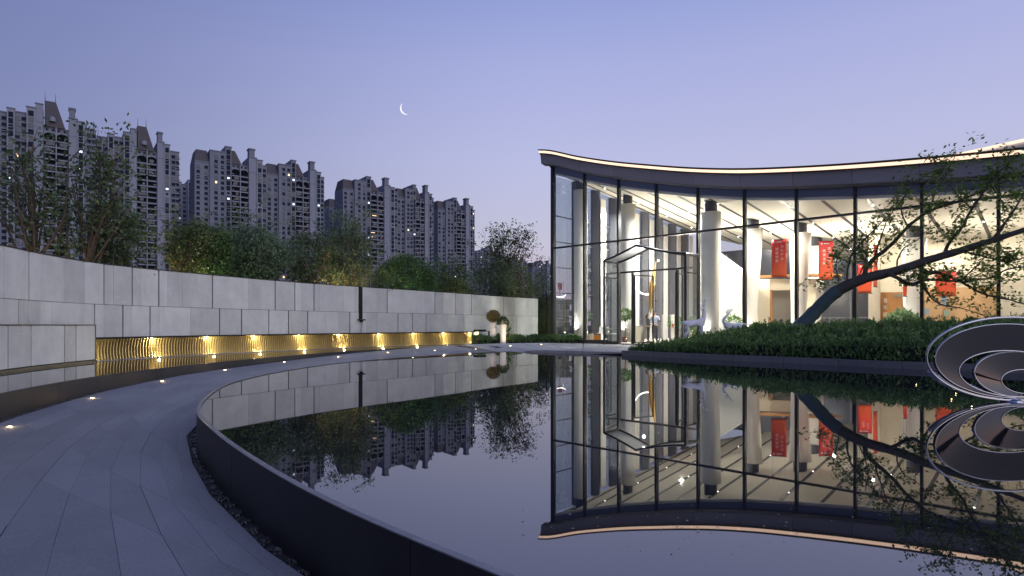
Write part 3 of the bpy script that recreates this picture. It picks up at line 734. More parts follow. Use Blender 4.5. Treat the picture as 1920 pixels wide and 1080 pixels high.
tpx(930, 42.0, 893, 1004, 419, 520, leaves=1500, lsize=.17, lmat=LF_DK, label='tall airy tree with reddish outer leaves near the pavilion', seed=32, stems=1, nb=22, tr=.10, clump=.32, fill=.05, lmat2=LF_RD, lift=.7)
tpx(925, 41.0, 888, 968, 478, 590, leaves=3000, lsize=.14, lmat=LF_GY, label='grey green shrub below the airy reddish tree', seed=33, stems=4, nb=16, tr=.04, clump=.3, fill=.4)
tpx(972, 44.5, 938, 1006, 492, 590, leaves=2600, lsize=.14, lmat=LF_OL, label='yellow green fan shaped shrub at the right end of the wall', seed=34, stems=6, nb=18, tr=.035, bark=BARKW, clump=.28, fill=.25)
tpx(1020, 48.0, 1000, 1040, 498, 640, leaves=1500, lsize=.15, lmat=LF_DK, label='slim dark tree in the gap between wall and pavilion', seed=35, stems=2, nb=12, tr=.05, clump=.3, fill=.3)
tpx(1022, 47.0, 1008, 1036, 585, 640, leaves=1500, lsize=.13, lmat=LF_OL, label='yellow green bush in the gap between wall and pavilion', seed=36, stems=3, nb=8, tr=.03, clump=.25, fill=.6, name='bush')
# warm garden uplights under the trees (their glow is seen on the trunks)
for i, (x, D, e, lab) in enumerate([(322, 22.9, 60, 'garden uplight below the slender uplit tree'), (625, 29.2, 80, 'garden uplight left below the golden branched tree'), (660, 29.4, 80, 'garden uplight right below the golden branched tree'), (962, 43.4, 60, 'garden uplight below the fan shaped shrub'), (372, 23.6, 45, 'garden uplight below the saturated green tree'), (840, 36.3, 40, 'garden uplight below the low yellow green bush'), (760, 32.6, 40, 'garden uplight below the dome shaped tree'), (60, 16.8, 16, 'garden uplight below the sparse dark trees')]):
    D += 1.1; e *= 6.5; p = Vector(((x-960)/F*D, D, 1.5))
    o = empty('garden_uplight', (p.x, p.y, -.55), 0, lab, 'lamp', 'garden uplights hidden behind the wall')
    mb = MB(); mb.tube([(0, 0, -.1), (0, 0, 1.92)], .02, 6); mb.build('stake', BLACK, o)
    mb = MB(); mb.lathe([(.05, 1.90), (.07, 2.01), (.07, 2.03)], 10); mb.build('head', BLACK, o)
    lamp('garden_uplight_lamp', 'SPOT', (p.x, p.y, p.z+.06), e, (1.0, .66, .30) if i not in (4, 6) else (.85, 1.0, .62), o, .06, target=(p.x, p.y+.75, p.z+2.6), spot=math.radians(110))
# low planting wall behind the left trees
mb = MB(); C2 = Curve([(-16.5, 17), (-16.8, 20), (-16, 23), (-14.5, 26)]); C2.strip(mb, 0, -.25, -.6, 3.0); tag(mb.build('planter_wall', STONE), 'plain pale low wall behind the thin dark shrub', 'wall')

# ------------------------------------------------------------------ plaza in front of the pavilion
plz = tag(empty('plaza', (3, 28, 0)), kind='structure')
def plv(u, v, dz=0.0):
    A = Vector((0, 24.5, 0)).lerp(Vector((4.7, 21.3, 0)), u)
    b0, b1, b2 = Vector((-2.75, 31.35, 0)), Vector((2.2, 34.1, 0)), Vector((9.6, 27.2, 0))
    B = b0.lerp(b1, u/.45) if u < .45 else b1.lerp(b2, (u-.45)/.55)
    p = A.lerp(B, v); p.z = min(.10, pathz(p.y)+max(0, u)*1.2)+dz
    return p
mb = MB()
for i in range(11):
    for j in range(11): mb.v.append(tuple(plv(i/10, j/10, -.03)))
for i in range(10):
    for j in range(10): a = i*11+j; mb.f.append([a, a+11, a+12, a+1]); mb.mi.append(0)
wbuild(mb, 'bedding', JOINT, plz)
vs_ = [0, .09, .19, .30, .42, .55, .68, .82, 1.0]; us_ = [0, .15, .30, .45, .58, .72, .86, 1.0]
for i in range(len(us_)-1):
    for j in range(len(vs_)-1):
        g = .002
        p = [plv(us_[i]+g, vs_[j]+g), plv(us_[i+1]-g, vs_[j]+g), plv(us_[i+1]-g, vs_[j+1]-g), plv(us_[i]+g, vs_[j+1]-g)]
        mb = MB(); mb.hexa([q+Vector((0, 0, -.10)) for q in p]+p); wbuild(mb, 'slab', PLAZAST, plz)
mb = MB(); a, b = plv(0, 0), plv(1, 0)
mb.hexa([(a.x-.02, a.y-.02, -.5), (b.x-.02, b.y-.02, -.5), (b.x+.1, b.y+.1, -.5), (a.x+.1, a.y+.1, -.5), (a.x-.02, a.y-.02, a.z-.02), (b.x-.02, b.y-.02, b.z-.02), (b.x+.1, b.y+.1, b.z-.02), (a.x+.1, a.y+.1, a.z-.02)]); wbuild(mb, 'edge', BLACK, plz)
mb = MB(); mb.poly([(4.5, 21.6), (9, 17), (14, 12.5), (26, 12), (24, 19), (9.6, 27.6)], -.3, .08); tag(mb.build('bed_ground', SOIL), kind='structure')

# ------------------------------------------------------------------ glass pavilion (local x along the front, local y inwards)
C0 = Vector((2.4, 34.1, 0)); AX = Vector((.7317, -.6816, 0)); BX = Vector((.6816, .7317, 0)); RZ = math.atan2(-.6816, .7317); BAY = 2.217
def loc(wp): d = Vector((wp[0], wp[1], 0))-Vector((C0.x, C0.y, 0)); return Vector((d.dot(AX), d.dot(BX), wp[2] if len(wp) > 2 else 0))
def wld(x, y, z=0): return Vector((C0.x, C0.y, 0))+AX*x+BX*y+Vector((0, 0, z))
pav = empty('glass_pavilion', (C0.x, C0.y, 0), RZ, 'glass fronted pavilion with swooping dark roof edge and glowing light strip', 'pavilion')
ZS = [(-.9, 11.42), (0, 11.1), (1, 10.3), (2, 9.6), (3, 9.0), (4, 8.45), (5, 8.0), (6, 7.67), (7, 7.4), (8, 7.18), (9, 7.0), (10, 6.9), (11, 6.85), (12, 6.84)]
ZC = Curve([(a*BAY, b) for a, b in ZS], .1)
ZTAB = [(p.x, p.y) for p in ZC.p]
def zs(x): return lerp_tab(ZTAB, x)
def zceil(x, y): return max(4.4, zs(x)-1.12-.085*y)
XE, YE = 11.5*BAY, 17.0
PGLASS = glassmat('pavilion_glass', (.95, .975, .975), .55, 1.45)
SPAND = mat('spandrel_glass', (.095, .120, .205), .08, spec=.7)
FINM = mat('facade_fin_grey', (.17, .17, .19), .5, metal=.2)
CREAM = mat('ceiling_cream', (.74, .68, .58), .55, noise=.03, nscale=2, stretch=(1, 1, 1))
FLOORM = mat('pavilion_floor', (.62, .58, .52), .25, noise=.06, nscale=3)
COLM = mat('column_white', (.80, .77, .71), .55)
CREAMW = mat('cream_wall', (.74, .66, .52), .6, noise=.03, nscale=5)
TILEW = mat('white_tile', (.80, .79, .74), .45, bump=.3, bscale=9)
WOODM = mat('warm_wood', (.42, .20, .07), .45, noise=.18, nscale=3, stretch=(6, 6, .6))
GREYP = mat('grey_panel', (.20, .19, .175), .5, noise=.05)
mb = MB(); mb.poly([(-.12, -.12), (XE, -.12), (XE, YE), (-.12, YE)], -.3, .13); mb.build('floor_slab', GRAPH, pav)
mb = MB(); mb.poly([(.05, .05), (XE, .05), (XE, YE), (.05, YE)], .131, .15); mb.build('floor', FLOORM, pav)
# ceiling shell and roof
def sheet(x0, x1, y0, y1, fz, nx, ny, flip):
    m = MB()
    for i in range(nx+1):
        for j in range(ny+1):
            x = x0+(x1-x0)*i/nx; y = y0+(y1-y0)*j/ny; m.v.append((x, y, fz(x, y)))
    for i in range(nx):
        for j in range(ny):
            a = i*(ny+1)+j; q = [a, a+ny+1, a+ny+2, a+1]; m.f.append(q[::-1] if flip else q); m.mi.append(0)
    return m
XS = -.55
sheet(.1, XE, .12, YE, lambda x, y: zceil(x, y), 50, 16, True).build('ceiling', CREAM, pav, smooth=True)
mr_ = sheet(XS, XE, -.60, YE+.4, lambda x, y: zs(x)+.05-.05*max(0, y), 60, 12, False)
mr_.build('roof', GRAPH, pav, smooth=True)
# front edge: light strip, lip and fascia panels
nb = 46
def ribbon(y0, z0, y1, z1, t, x0, x1, n):   # solid ribbon following the roof curve, (y,z) offsets of its two long edges
    m = MB()
    dy, dz = y1-y0, z1-z0; L = math.hypot(dy, dz); ny, nz = -dz/L*t, dy/L*t
    for i in range(n+1):
        x = x0+(x1-x0)*i/n; z = zs(x)
        for (yy, zz) in ((y0, z0), (y1, z1), (y1+ny, z1+nz), (y0+ny, z0+nz)): m.v.append((x, yy, z+zz))
    for i in range(n):
        a = i*4
        for j in range(4): m.f.append([a+j, a+(j+1) % 4, a+4+(j+1) % 4, a+4+j]); m.mi.append(0)
    m.f.append([3, 2, 1, 0]); m.f.append([n*4+j for j in range(4)]); m.mi += [0, 0]
    return m
ribbon(-.66, .045, -.50, .045, .04, XS-.08, XE, 70).build('roof_lip', GRAPH, pav)
for k in range(-1, 11):
    x0, x1 = max(XS, k*BAY)+.006, (k+1)*BAY-.006
    ribbon(-.61, -.125, -.61, -.005, .05, x0, x1, 8).build('light_strip', LEDSTRIP, pav)
    ribbon(-.53, -.17, -.45, -.70, .03, x0+.002, x1-.002, 8).build('fascia_panel', FASC, pav)
    ribbon(-.415, -.715, -.06, -.775, .03, x0, x1, 8).build('soffit_panel', FASC, pav)
ribbon(-.63, -.175, -.55, -.175, .03, XS, XE, 70).build('strip_shelf', GRAPH, pav)
# side edge at the prow
mb = MB(); mb.add([(XS, -.6, zs(XS)-.15), (XS, YE, zs(XS)-1.2), (XS, YE, zs(XS)-.9), (XS, -.6, zs(XS)+.05), (XS+.45, -.1, zs(XS)-1.0), (XS+.45, YE, zs(XS)-2.3)], [(0, 3, 2, 1), (0, 1, 5, 4)]); mb.build('side_fascia', FASC, pav)
# mullions, transoms, panes
TR = 5.58
for i in range(12):
    x = i*BAY; zb = .13 if i != 3 else 5.0
    ztop = zs(x)-.70
    mb = MB(); mb.box((x, .05, (zb+ztop)/2), (.10, .26, ztop-zb)); mb.build('mullion', GRAPH, pav)
for i in range(11):
    x0, x1 = i*BAY+.05, (i+1)*BAY-.05
    tz0 = TR+.06*math.sin(i*1.1)*0
    mb = MB(); mb.box(((x0+x1)/2, .03, TR), (x1-x0, .14, .09)); mb.build('transom', GRAPH, pav)
    def pane(za0, za1, zb0, zb1, name='pane', m=PGLASS, y=.0, t=.018):
        q = MB(); q.hexa([(x0, y, za0), (x1, y, zb0), (x1, y+t, zb0), (x0, y+t, za0), (x0, y, za1), (x1, y, zb1), (x1, y+t, zb1), (x0, y+t, za1)]); q.build(name, m, pav)
    if i not in (2, 3):
        mb = MB(); mb.box(((x0+x1)/2, .03, .22), (x1-x0, .16, .18)); mb.build('bottom_rail', GRAPH, pav)
        pane(.31, TR-.045, .31, TR-.045)
    z0a, z0b = zs(x0)-1.13, zs(x1)-1.13
    if z0a > TR+.1: pane(TR+.045, z0a, TR+.045, max(z0b, TR+.1))
    else: pass
    pane(max(TR+.05, z0a+.03), zs(x0)-.74, max(TR+.05, z0b+.03), zs(x1)-.74, 'spandrel_pane', SPAND, .01)
    q = MB(); q.hexa([(x0, .10, z0a-.10), (x1, .10, z0b-.10), (x1, .22, z0b-.10), (x0, .22, z0a-.10), (x0, .10, z0a+.04), (x1, .10, z0b+.04), (x1, .22, z0b+.04), (x0, .22, z0a+.04)]); q.build('ceiling_trim', COLM, pav)
# side glass with deep grey fins
for k in range(9):
    y = k*2.0
    if y > 0:
        mb = MB(); mb.box((.18, y, (.15+zceil(0, y))/2), (.62, .14, zceil(0, y)-.15)); mb.build('fin', FINM, pav)
        mb = MB(); mb.box((.62, y+.20, (.15+zceil(0, y)*.93)/2), (.05, .55, zceil(0, y)*.93-.15)); mb.build('lit_fin_face', COLM, pav)  # added pale panel stands in for the lit inner fin face
    if k < 8:
        for z in (1.5, 3.0, 4.5, 6.0, 7.5):
            mb = MB(); mb.box((.0, y+1.0, z), (.06, 1.86, .05)); mb.build('side_transom', FINM, pav)
        zt = zceil(0, y+2.0); mb = MB(); mb.box((-.03, y+1.0, (.2+zt)/2), (.015, 1.86, zt-.2)); mb.build('side_pane', PGLASS, pav)
mb = MB(); mb.box((-.05, .05, 5.2), (.14, .30, 10.1)); mb.build('corner_post', GRAPH, pav)
# rear wall: dark glazing with mullions, then a cream partition
DGLASS = mat('rear_dark_glass', (.055, .055, .075), .15, spec=.6)
mb = MB(); mb.box((XE/2, YE, 3.4), (XE, .1, 6.6)); mb.build('rear_glazing', DGLASS, pav)
for k in range(12):
    mb = MB(); mb.box((k*2.1+1, YE-.12, 3.3), (.12, .18, 6.3)); mb.build('rear_mullion', FINM, pav)
for z in (1.6, 3.4): mb = MB(); mb.box((XE/2, YE-.10, z), (XE, .10, .08)); mb.build('rear_transom', FINM, pav)
mb = MB(); mb.box((XE-.1, YE/2, 2.5), (.2, YE-.4, 4.7)); mb.build('end_wall', CREAMW, pav)
mb = MB(); mb.hexa([(XE-.2, -.05, 4.86), (XE, -.05, 4.86), (XE, YE-.2, 4.3), (XE-.2, YE-.2, 4.3), (XE-.2, -.05, 6.6), (XE, -.05, 6.6), (XE, YE-.2, 5.7), (XE-.2, YE-.2, 5.7)]); mb.build('end_gable', FASC, pav)
# ceiling tracks with small downlights
SPOTM = mat('downlight_glow', (1, 1, 1), .5, emit=(1, .95, .85), estr=14)
for k in range(14):
    x = .9+k*1.66
    if x > XE-.5: break
    mb = MB(); n = 10; 
    for j in range(n+1):
        y = .3+(YE-.6)*j/n; z = zceil(x, y)
        for dx, dz in ((-.07, -.025), (.07, -.025), (.07, .02), (-.07, .02)): mb.v.append((x+dx, y, z+dz))
    for j in range(n):
        a = j*4
        for q in range(4): mb.f.append([a+q, a+4+q, a+4+(q+1) % 4, a+(q+1) % 4]); mb.mi.append(0)
    tk = mb.build('ceiling_track', GRAPH, pav)
    if k % 2:
        for j in range(4):
            y = 1.5+j*3.6; q = MB(); q.lathe([(.035, 0), (.03, -.02)], 10, (x, y, zceil(x, y)-.027)); q.build('downlight', SPOTM, tk)
NEUT_ = (1.0, .95, .86)
# columns: white, flaring to one side, with dark necks
for (x, y, r0, r1) in [(.75, 1.5, .30, .40), (3.2, 2.8, .33, .44), (8.85, 1.35, .42, .50), (9.4, 5.2, .32, .50), (11.75, 5.3, .34, .52), (11.4, 9.1, .36, .55), (16.5, 6.0, .34, .5), (5.0, 9.0, .34, .5)]:
    zc = zceil(x, y); h = zc-.15-.55; mb = MB()
    mb.lathe([(r0+(r1-r0)*(t**1.6), h*t) for t in (0, .2, .4, .6, .8, 1.0)], 24, (x, y, .15), shift=[((r1-r0)*.6*t, 0) for t in (0, .2, .4, .6, .8, 1.0)])
    c_ = mb.build('column', COLM, pav, smooth=False)
    for p in c_.data.polygons: p.use_smooth = len(p.vertices) == 4
    cu = wld(x-.1, y-.75, .35); lamp('column_uplight', 'SPOT', cu, 150, NEUT_, None, .06, target=wld(x, y, 3.2), spot=math.radians(60))
    mb = MB(); mb.lathe([(r1*.62, 0), (r1*.62, .62)], 20, (x+(r1-r0)*.6, y, zc-.56)); mb.build('column_neck', GRAPH, c_)
# entrance vestibule with a tent shaped glass roof
vx0, vx1, vy, vz, vza, vxa = 4.49, 8.94, -1.42, 4.42, 5.02, 6.35
GFR = GRAPH
for (x, y) in ((vx0, vy), (vx1, vy), (vx0, -.12), (vx1-.02, -.12)):
    mb = MB(); mb.box((x, y, (.12+vz)/2), (.085, .085, vz-.12)); mb.build('portal_post', GFR, pav)
def eave(y):
    P = []
    for i in range(9):
        t = i/8; P.append(Vector((vx0+(vxa-vx0)*t, y, vz+(vza-vz)*t**1.25)))
    for i in range(1, 9):
        t = 1-i/8; P.append(Vector((vx1+(vxa-vx1)*t, y, vz+(vza-vz)*t**1.5)))
    return P
for y in (vy, -.06):
    mb = MB(); E_ = eave(y)
    for a, b in zip(E_, E_[1:]): mb.bar(a, b+(b-a)*.02, .08, .08)
    mb.build('portal_beam', GFR, pav)
E0, E1 = eave(vy), eave(-.06)
mb = MB()
for i in range(16):
    a, b, c, d = E0[i], E0[i+1], E1[i+1], E1[i]
    u = Vector((0, 0, .045)); w = Vector((0, 0, .065)); mb.hexa([a+u, b+u, c+u, d+u, a+w, b+w, c+w, d+w])
mb.build('portal_roof', mat('frosted_glass', (.75, .78, .78), .4), pav)
mb = MB(); mb.bar((vxa, vy, vza), (vxa, -.06, vza), .10); mb.build('portal_ridge', GFR, pav)
for x in (vx0, vx1):
    mb = MB(); mb.box((x, (vy-.12)/2, (.2+vz)/2), (.016, abs(vy)-.25, vz-.3)); mb.build('portal_side_pane', PGLASS, pav)
    mb = MB(); mb.bar((x, vy, vz-.04), (x, -.12, vz-.04), .07); mb.bar((x, vy, 3.55), (x, -.12, 3.55), .045); mb.build('portal_rail', GFR, pav)
mb = MB(); mb.box(((vx0+vx1)/2, .03, 3.88), (vx1-vx0-.1, .14, .09)); mb.build('door_header', GFR, pav)
for x in (5.28, 7.8): mb = MB(); mb.box((x, .03, 1.98), (.08, .16, 3.68)); mb.build('door_post', GFR, pav)
mb = MB(); mb.add([(p.x, .02, 3.94) for p in E1]+[(p.x, .02, p.z-.05) for p in E1]+[(p.x, .035, 3.94) for p in E1]+[(p.x, .035, p.z-.05) for p in E1], [(i, i+1, 18+i, 17+i) for i in range(16)]+[(34+i+1, 34+i, 51+i, 51+i+1) for i in range(16)]); mb.build('portal_fanlight', PGLASS, pav)
for (a, b) in ((4.62, 5.2), (7.9, 8.84)): mb = MB(); mb.box(((a+b)/2, .02, 2.0), (b-a, .016, 3.6)); mb.build('portal_pane', PGLASS, pav)
for sx, hx, dx in ((1, 5.38, .42), (-1, 7.70, -.25)):
    d = empty('door_leaf', (hx, .06, .15)); d.parent = pav
    for (a, b) in (((0, 0, .05), (dx, 1.15, .05)), ((0, 0, 3.55), (dx, 1.15, 3.55)), ((0, 0, .05), (0, 0, 3.55)), ((dx, 1.15, .05), (dx, 1.15, 3.55))):
        mb = MB(); mb.bar(a, b, .06); mb.build('stile', GFR, d)
    mb = MB(); mb.hexa([(0, 0, .08), (dx, 1.15, .08), (dx, 1.165, .08), (0, .015, .08), (0, 0, 3.52), (dx, 1.15, 3.52), (dx, 1.165, 3.52), (0, .015, 3.52)]); mb.build('door_pane', PGLASS, d)
PL = MB(); PL.lathe([(.06, 0), (.06, -.05), (.05, -.055)], 12, (vxa, -.7, vza-.02)); PL.build('portal_fill_disc', SPOTM, pav)  # added glowing disc and lamp that brighten the vestibule roof
lamp('portal_fill', 'POINT', wld(vxa, -.7, 4.45), 45, NEUT_, None, .05)
# upper eave of the rear roof, seen above the strip at the right
a, b = px(1738, 303, 24.0), px(1990, 247, 20.5)
mb = MB(); mb.bar(loc(a)+Vector((0, 0, 0)), loc(b), .05, .10); mb.build('upper_light_strip', LEDSTRIP, pav)
la, lb = loc(a), loc(b); mb = MB(); mb.hexa([la+Vector((0, 0, -.5)), lb+Vector((0, 0, -.9)), lb+Vector((.3, 5, -.9)), la+Vector((.3, 5, -.5)), la+Vector((0, .06, -.06)), lb+Vector((0, .06, -.06)), lb+Vector((.3, 5, .2)), la+Vector((.3, 5, .2))]); mb.build('upper_roof', WHITE, pav)

# interior walls of the pavilion
def wall_px(name, x0, D0, x1, D1, y0, y1, m, th=.15, zb=.15):
    a, b = px(x0, y0, D0), px(x1, y1, D1); A, B = loc(a), loc(b); d = (B-A); d.z = 0; d.normalize(); n = Vector((-d.y, d.x, 0))*th
    mb = MB(); mb.hexa([(A.x, A.y, zb), (B.x, B.y, zb), (B.x+n.x, B.y+n.y, zb), (A.x+n.x, A.y+n.y, zb), (A.x, A.y, a.z), (B.x, B.y, b.z), (B.x+n.x, B.y+n.y, b.z), (A.x+n.x, A.y+n.y, a.z)]); return mb.build(name, m, pav)
wall_px('stair_wall', 1322, 34.5, 1391, 31.2, 455, 506, TILEW)
wall_px('reception_wall', 1418, 33.0, 1444, 32.6, 523, 523, CREAMW)
wall_px('reception_wall', 1489, 32.2, 1530, 31.8, 523, 523, CREAMW)
wall_px('reception_lintel', 1444.3, 32.6, 1488.7, 32.2, 523, 523, CREAMW, zb=3.05)
wall_px('reception_panel', 1446, 33.1, 1487, 32.8, 540, 540, GREYP, .06)
wall_px('wood_jamb', 1443.5, 32.55, 1446.5, 32.5, 543, 543, WOODM, .3)
wall_px('wood_jamb', 1486, 32.15, 1488.8, 32.1, 543, 543, WOODM, .3)
mb = MB(); a, b = loc(px(1415, 520, 32.5)), loc(px(1532, 520, 31.3)); mb.hexa([(a.x, a.y, 3.74), (b.x, b.y, 3.74), (b.x+.9, b.y+1.2, 3.74), (a.x+.9, a.y+1.2, 3.74), (a.x, a.y, 3.86), (b.x, b.y, 3.86), (b.x+.9, b.y+1.2, 3.86), (a.x+.9, a.y+1.2, 3.86)]); mb.build('reception_roof', WOODM, pav)
wall_px('cream_pier', 1628, 29.5, 1650, 29.2, 440, 440, CREAMW, .5)
wall_px('wood_wall', 1650.5, 29.4, 1728, 28.4, 548, 548, WOODM, .2)
wall_px('bulkhead', 1640, 30.2, 2000, 25.8, 420, 400, CREAMW, .2, zb=2.78)
wall_px('peach_wall', 1728.5, 28.4, 1872, 26.7, 540, 538, mat('peach_panel', (.66, .42, .22), .55, noise=.05), .2)
wall_px('cream_wall', 1872.5, 25.6, 2010, 24.0, 300, 280, CREAMW, .2)
BLUEP = mat('blue_plan_panel', (.30, .40, .50), .4); GREENP = mat('green_plan_panel', (.35, .48, .38), .4)
for (x, y0, y1, w, m) in ((1766, 555, 572, 10, BLUEP), (1733, 578, 590, 9, BLUEP), (1770, 582, 592, 10, GREENP)):
    D = 28.3-(x-1728)*.0118-.06; wall_px('display_board', x, D, x+w, D-.1, y0, y0, m, .03, zb=px(x, y1, D).z)
wall_px('wall_shelf', 1676, 29.0, 1722, 28.35, 552, 552, GREYP, .05, zb=px(1690, 556, 28.7).z)
# vertical lettering on the wood wall
def text(s, p, size, rz, m, parent, name='lettering', ext=.004):
    c = bpy.data.curves.new(name, 'FONT'); c.body = s; c.size = size; c.extrude = ext; c.align_x = 'CENTER'; c.align_y = 'CENTER'; c.materials.append(m)
    o = bpy.data.objects.new(name, c); COL.objects.link(o); o.location = p; o.rotation_euler = (math.pi/2, 0, rz)
    o.parent = parent; TEXTS.append(o); return o
TEXTS = []
TXTW = mat('white_lettering', (.85, .85, .82), .5)
for i, ch in enumerate('百年居'):
    p = px(1660, 564+i*13, 29.15); l = loc(p); text(ch, (l.x, l.y-.0, p.z), .22, -RZ, TXTW, pav)

# interior lighting: downlights in the ceiling, plus unseen fill discs added to brighten the ceiling
WARM = (1.0, .90, .74); NEUT = (1.0, .96, .88)
for (x, y, e) in [(2.2, 4.5, 800), (4, 8, 850), (6.5, 3, 800), (8, 9, 700), (11, 3, 400), (13, 7, 280), (15.5, 3, 200), (17.5, 7, 150), (20, 3, 130), (22.5, 5, 130)]:
    w = wld(x, y, zceil(x, y)-.35); lamp('ceiling_downlight', 'AREA', w, e, NEUT if x < 9 else WARM, None, .16, target=w+Vector((0, 0, -3)))
for (x, y, z, e) in [(10.5, 6.5, 4.0, 300), (14.5, 6, 3.9, 190), (19, 5.2, 2.9, 130), (5.5, 5.5, 3.4, 520), (8.2, 5.8, 3.0, 330), (2.6, 6.5, 3.2, 460)]:
    w = wld(x, y, z); lamp('ceiling_fill', 'AREA', w, e, WARM, None, .8, target=w+Vector((0, 0, 3)))

# ------------------------------------------------------------------ planted bed: kerb, hedge
KSTONE = mat('bed_kerb_stone', (.10, .105, .115), .5, noise=.2, nscale=8, rand=.08)
bk = empty('bed_kerb', (8, 17, 0), label='low dark stone kerb between pool and clipped hedge', cat='kerb')
k = 0; t = .0
while t < HK.L-.3:
    mb = MB(); HK.strip(mb, .0, -.38, -.4, .17, t+.004, min(HK.L, t+1.5)-.004, .25); wbuild(mb, 'kerb_stone', KSTONE, bk); t += 1.5
HEDGE = leafmat('hedge_leaf', (.040, .095, .032), (.165, .29, .085), .9, .25)
HWOOD = mat('hedge_twig', (.05, .045, .03), .9)
def hedge_top(t, d):
    ta = .25+.75*min(1, t/4.2); s = min(1, d/2.6); s = s*s*(3-2*s)
    return .17+(.38+.47*s)*ta+.22*min(1, t/14)
def sprig(mb, p, r, L, n, sz):
    for j in range(n):
        a = r.uniform(0, 6.28); tilt = r.uniform(.35, .95); d = Vector((math.cos(a)*tilt, math.sin(a)*tilt, 1.0)).normalized()
        q = p+Vector((0, 0, L*j/n))+Vector((d.x, d.y, 0))*.012; mb.leaf(q, d, rdir(r), sz*r.uniform(.7, 1.3), sz*r.uniform(.38, .55))
r = random.Random(11); hd = empty('hedge', (8.5, 18, .1), label='long clipped dark green hedge bank behind the pool kerb', cat='hedge'); mb = MB(); nsp = 0
for _ in range(17000):
    t = r.uniform(.05, 20); d = .30+4.2*r.random()**1.6; p = HK.at(t, -d)
    zt = hedge_top(t, d-.3); zt += .06*math.sin(p.x*5+p.y*3)+.05*math.sin(p.x*11-p.y*7)+r.gauss(0, .035)
    if d < .75: z = r.uniform(.16, zt)
    else: z = zt-abs(r.gauss(0, .10))
    if r.random() < .05: sprig(mb, Vector((p.x, p.y, max(.15, z+.02))), r, .20, 8, .075)
    sprig(mb, Vector((p.x, p.y, max(.15, z-.06))), r, .10, 5, .085*r.uniform(.75, 1.25))
wbuild(mb, 'foliage', HEDGE, hd)
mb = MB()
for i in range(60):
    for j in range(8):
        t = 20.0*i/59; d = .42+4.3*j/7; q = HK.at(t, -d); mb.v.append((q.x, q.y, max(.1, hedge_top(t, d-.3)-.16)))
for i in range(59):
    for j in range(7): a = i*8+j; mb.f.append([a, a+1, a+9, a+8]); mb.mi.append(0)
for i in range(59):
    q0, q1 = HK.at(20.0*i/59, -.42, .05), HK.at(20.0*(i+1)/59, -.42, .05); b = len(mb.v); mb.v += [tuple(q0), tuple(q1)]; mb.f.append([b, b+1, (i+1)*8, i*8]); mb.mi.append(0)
wbuild(mb, 'shade_mass', mat('hedge_shade', (.010, .018, .009), .95), hd)  # near-black sheet paints the shade inside the hedge
# low hedge by the wall end
r = random.Random(12); LH = Curve([(-2.0, 33.0), (-.2, 33.9), (1.4, 34.3), (2.6, 33.6), (3.5, 32.6)]); lh = empty('low_hedge', (0, 33.8, .05), label='low green hedge strip beside the white planters and pavilion corner', cat='hedge'); mb = MB()
for _ in range(2600):
    t = r.uniform(0, LH.L); d = r.uniform(-.75, .35); p = LH.at(t, d); zt = .42-.10*abs(d)+.05*math.sin(p.x*6)+r.gauss(0, .04); z = r.uniform(.05, zt) if d > .1 else zt-abs(r.gauss(0, .08))
    sprig(mb, Vector((p.x, p.y, max(.05, z))), r, .09, 4, .11)
wbuild(mb, 'foliage', HEDGE, lh)
mb = MB(); LH.strip(mb, .25, -.65, .0, .28, 0, LH.L, .3); wbuild(mb, 'shade_mass', mat('hedge_shade_low', (.010, .018, .009), .95), lh)  # dark filler colour paints this hedge's inner shade

# ------------------------------------------------------------------ leaning tree in the bed
LT = leafmat('leaning_leaf', (.035, .068, .020), (.20, .31, .07), 1.5, .5)
BARKD = mat('dark_trunk', (.062, .058, .052), .85, noise=.3, nscale=8, bump=.4, bscale=25)
WRAP = mat('trunk_wrap', (.055, .095, .105), .8, noise=.35, nscale=14, bump=.5, bscale=40, stretch=(1, 1, 3))
tr_ = [(1492, 622, 19.6), (1508, 605, 19.5), (1532, 580, 19.3), (1560, 553, 19.0), (1590, 535, 18.7), (1625, 521, 18.4), (1680, 508, 18.0), (1740, 488, 17.6), (1800, 470, 17.2), (1860, 451, 16.8), (1925, 430, 16.3), (2000, 408, 15.8)]
def P3(l): return [px(*q) for q in l]
b0 = px(1492, 622, 19.6); lt = empty('leaning_tree', (b0.x, b0.y, .5), label='slanting dark tree leaning right over the hedge before the glass', cat='tree')
def smooth(pts, n=4):
    Q = [pts[0]*2-pts[1]]+pts+[pts[-1]*2-pts[-2]]; o = []
    for i in range(1, len(Q)-2):
        p0, p1, p2, p3 = Q[i-1:i+3]
        for k in range(n):
            t = k/n; o.append(.5*((2*p1)+(-p0+p2)*t+(2*p0-5*p1+4*p2-p3)*t*t+(-p0+3*p1-3*p2+p3)*t**3))
    o.append(pts[-1]); return o
r = random.Random(14)
trunk = smooth(P3(tr_)); nT = len(trunk); rad = [lerp_tab([(0, .245), (6, .21), (12, .19), (20, .155), (28, .12), (36, .085), (44, .05)], i)*(1+.05*math.sin(i*2.1)) for i in range(nT)]
mb = MB(); mb.tube(trunk, rad, 12); wbuild(mb, 'trunk', BARKD, lt, smooth=True)
mb = MB(); mb.tube([p+Vector((0, 0, 0)) for p in trunk[:15]], [q+.012+.006*math.sin(i*3.0) for i, q in enumerate(rad[:15])], 12, cap=False); wbuild(mb, 'trunk_wrap', WRAP, lt, smooth=True)
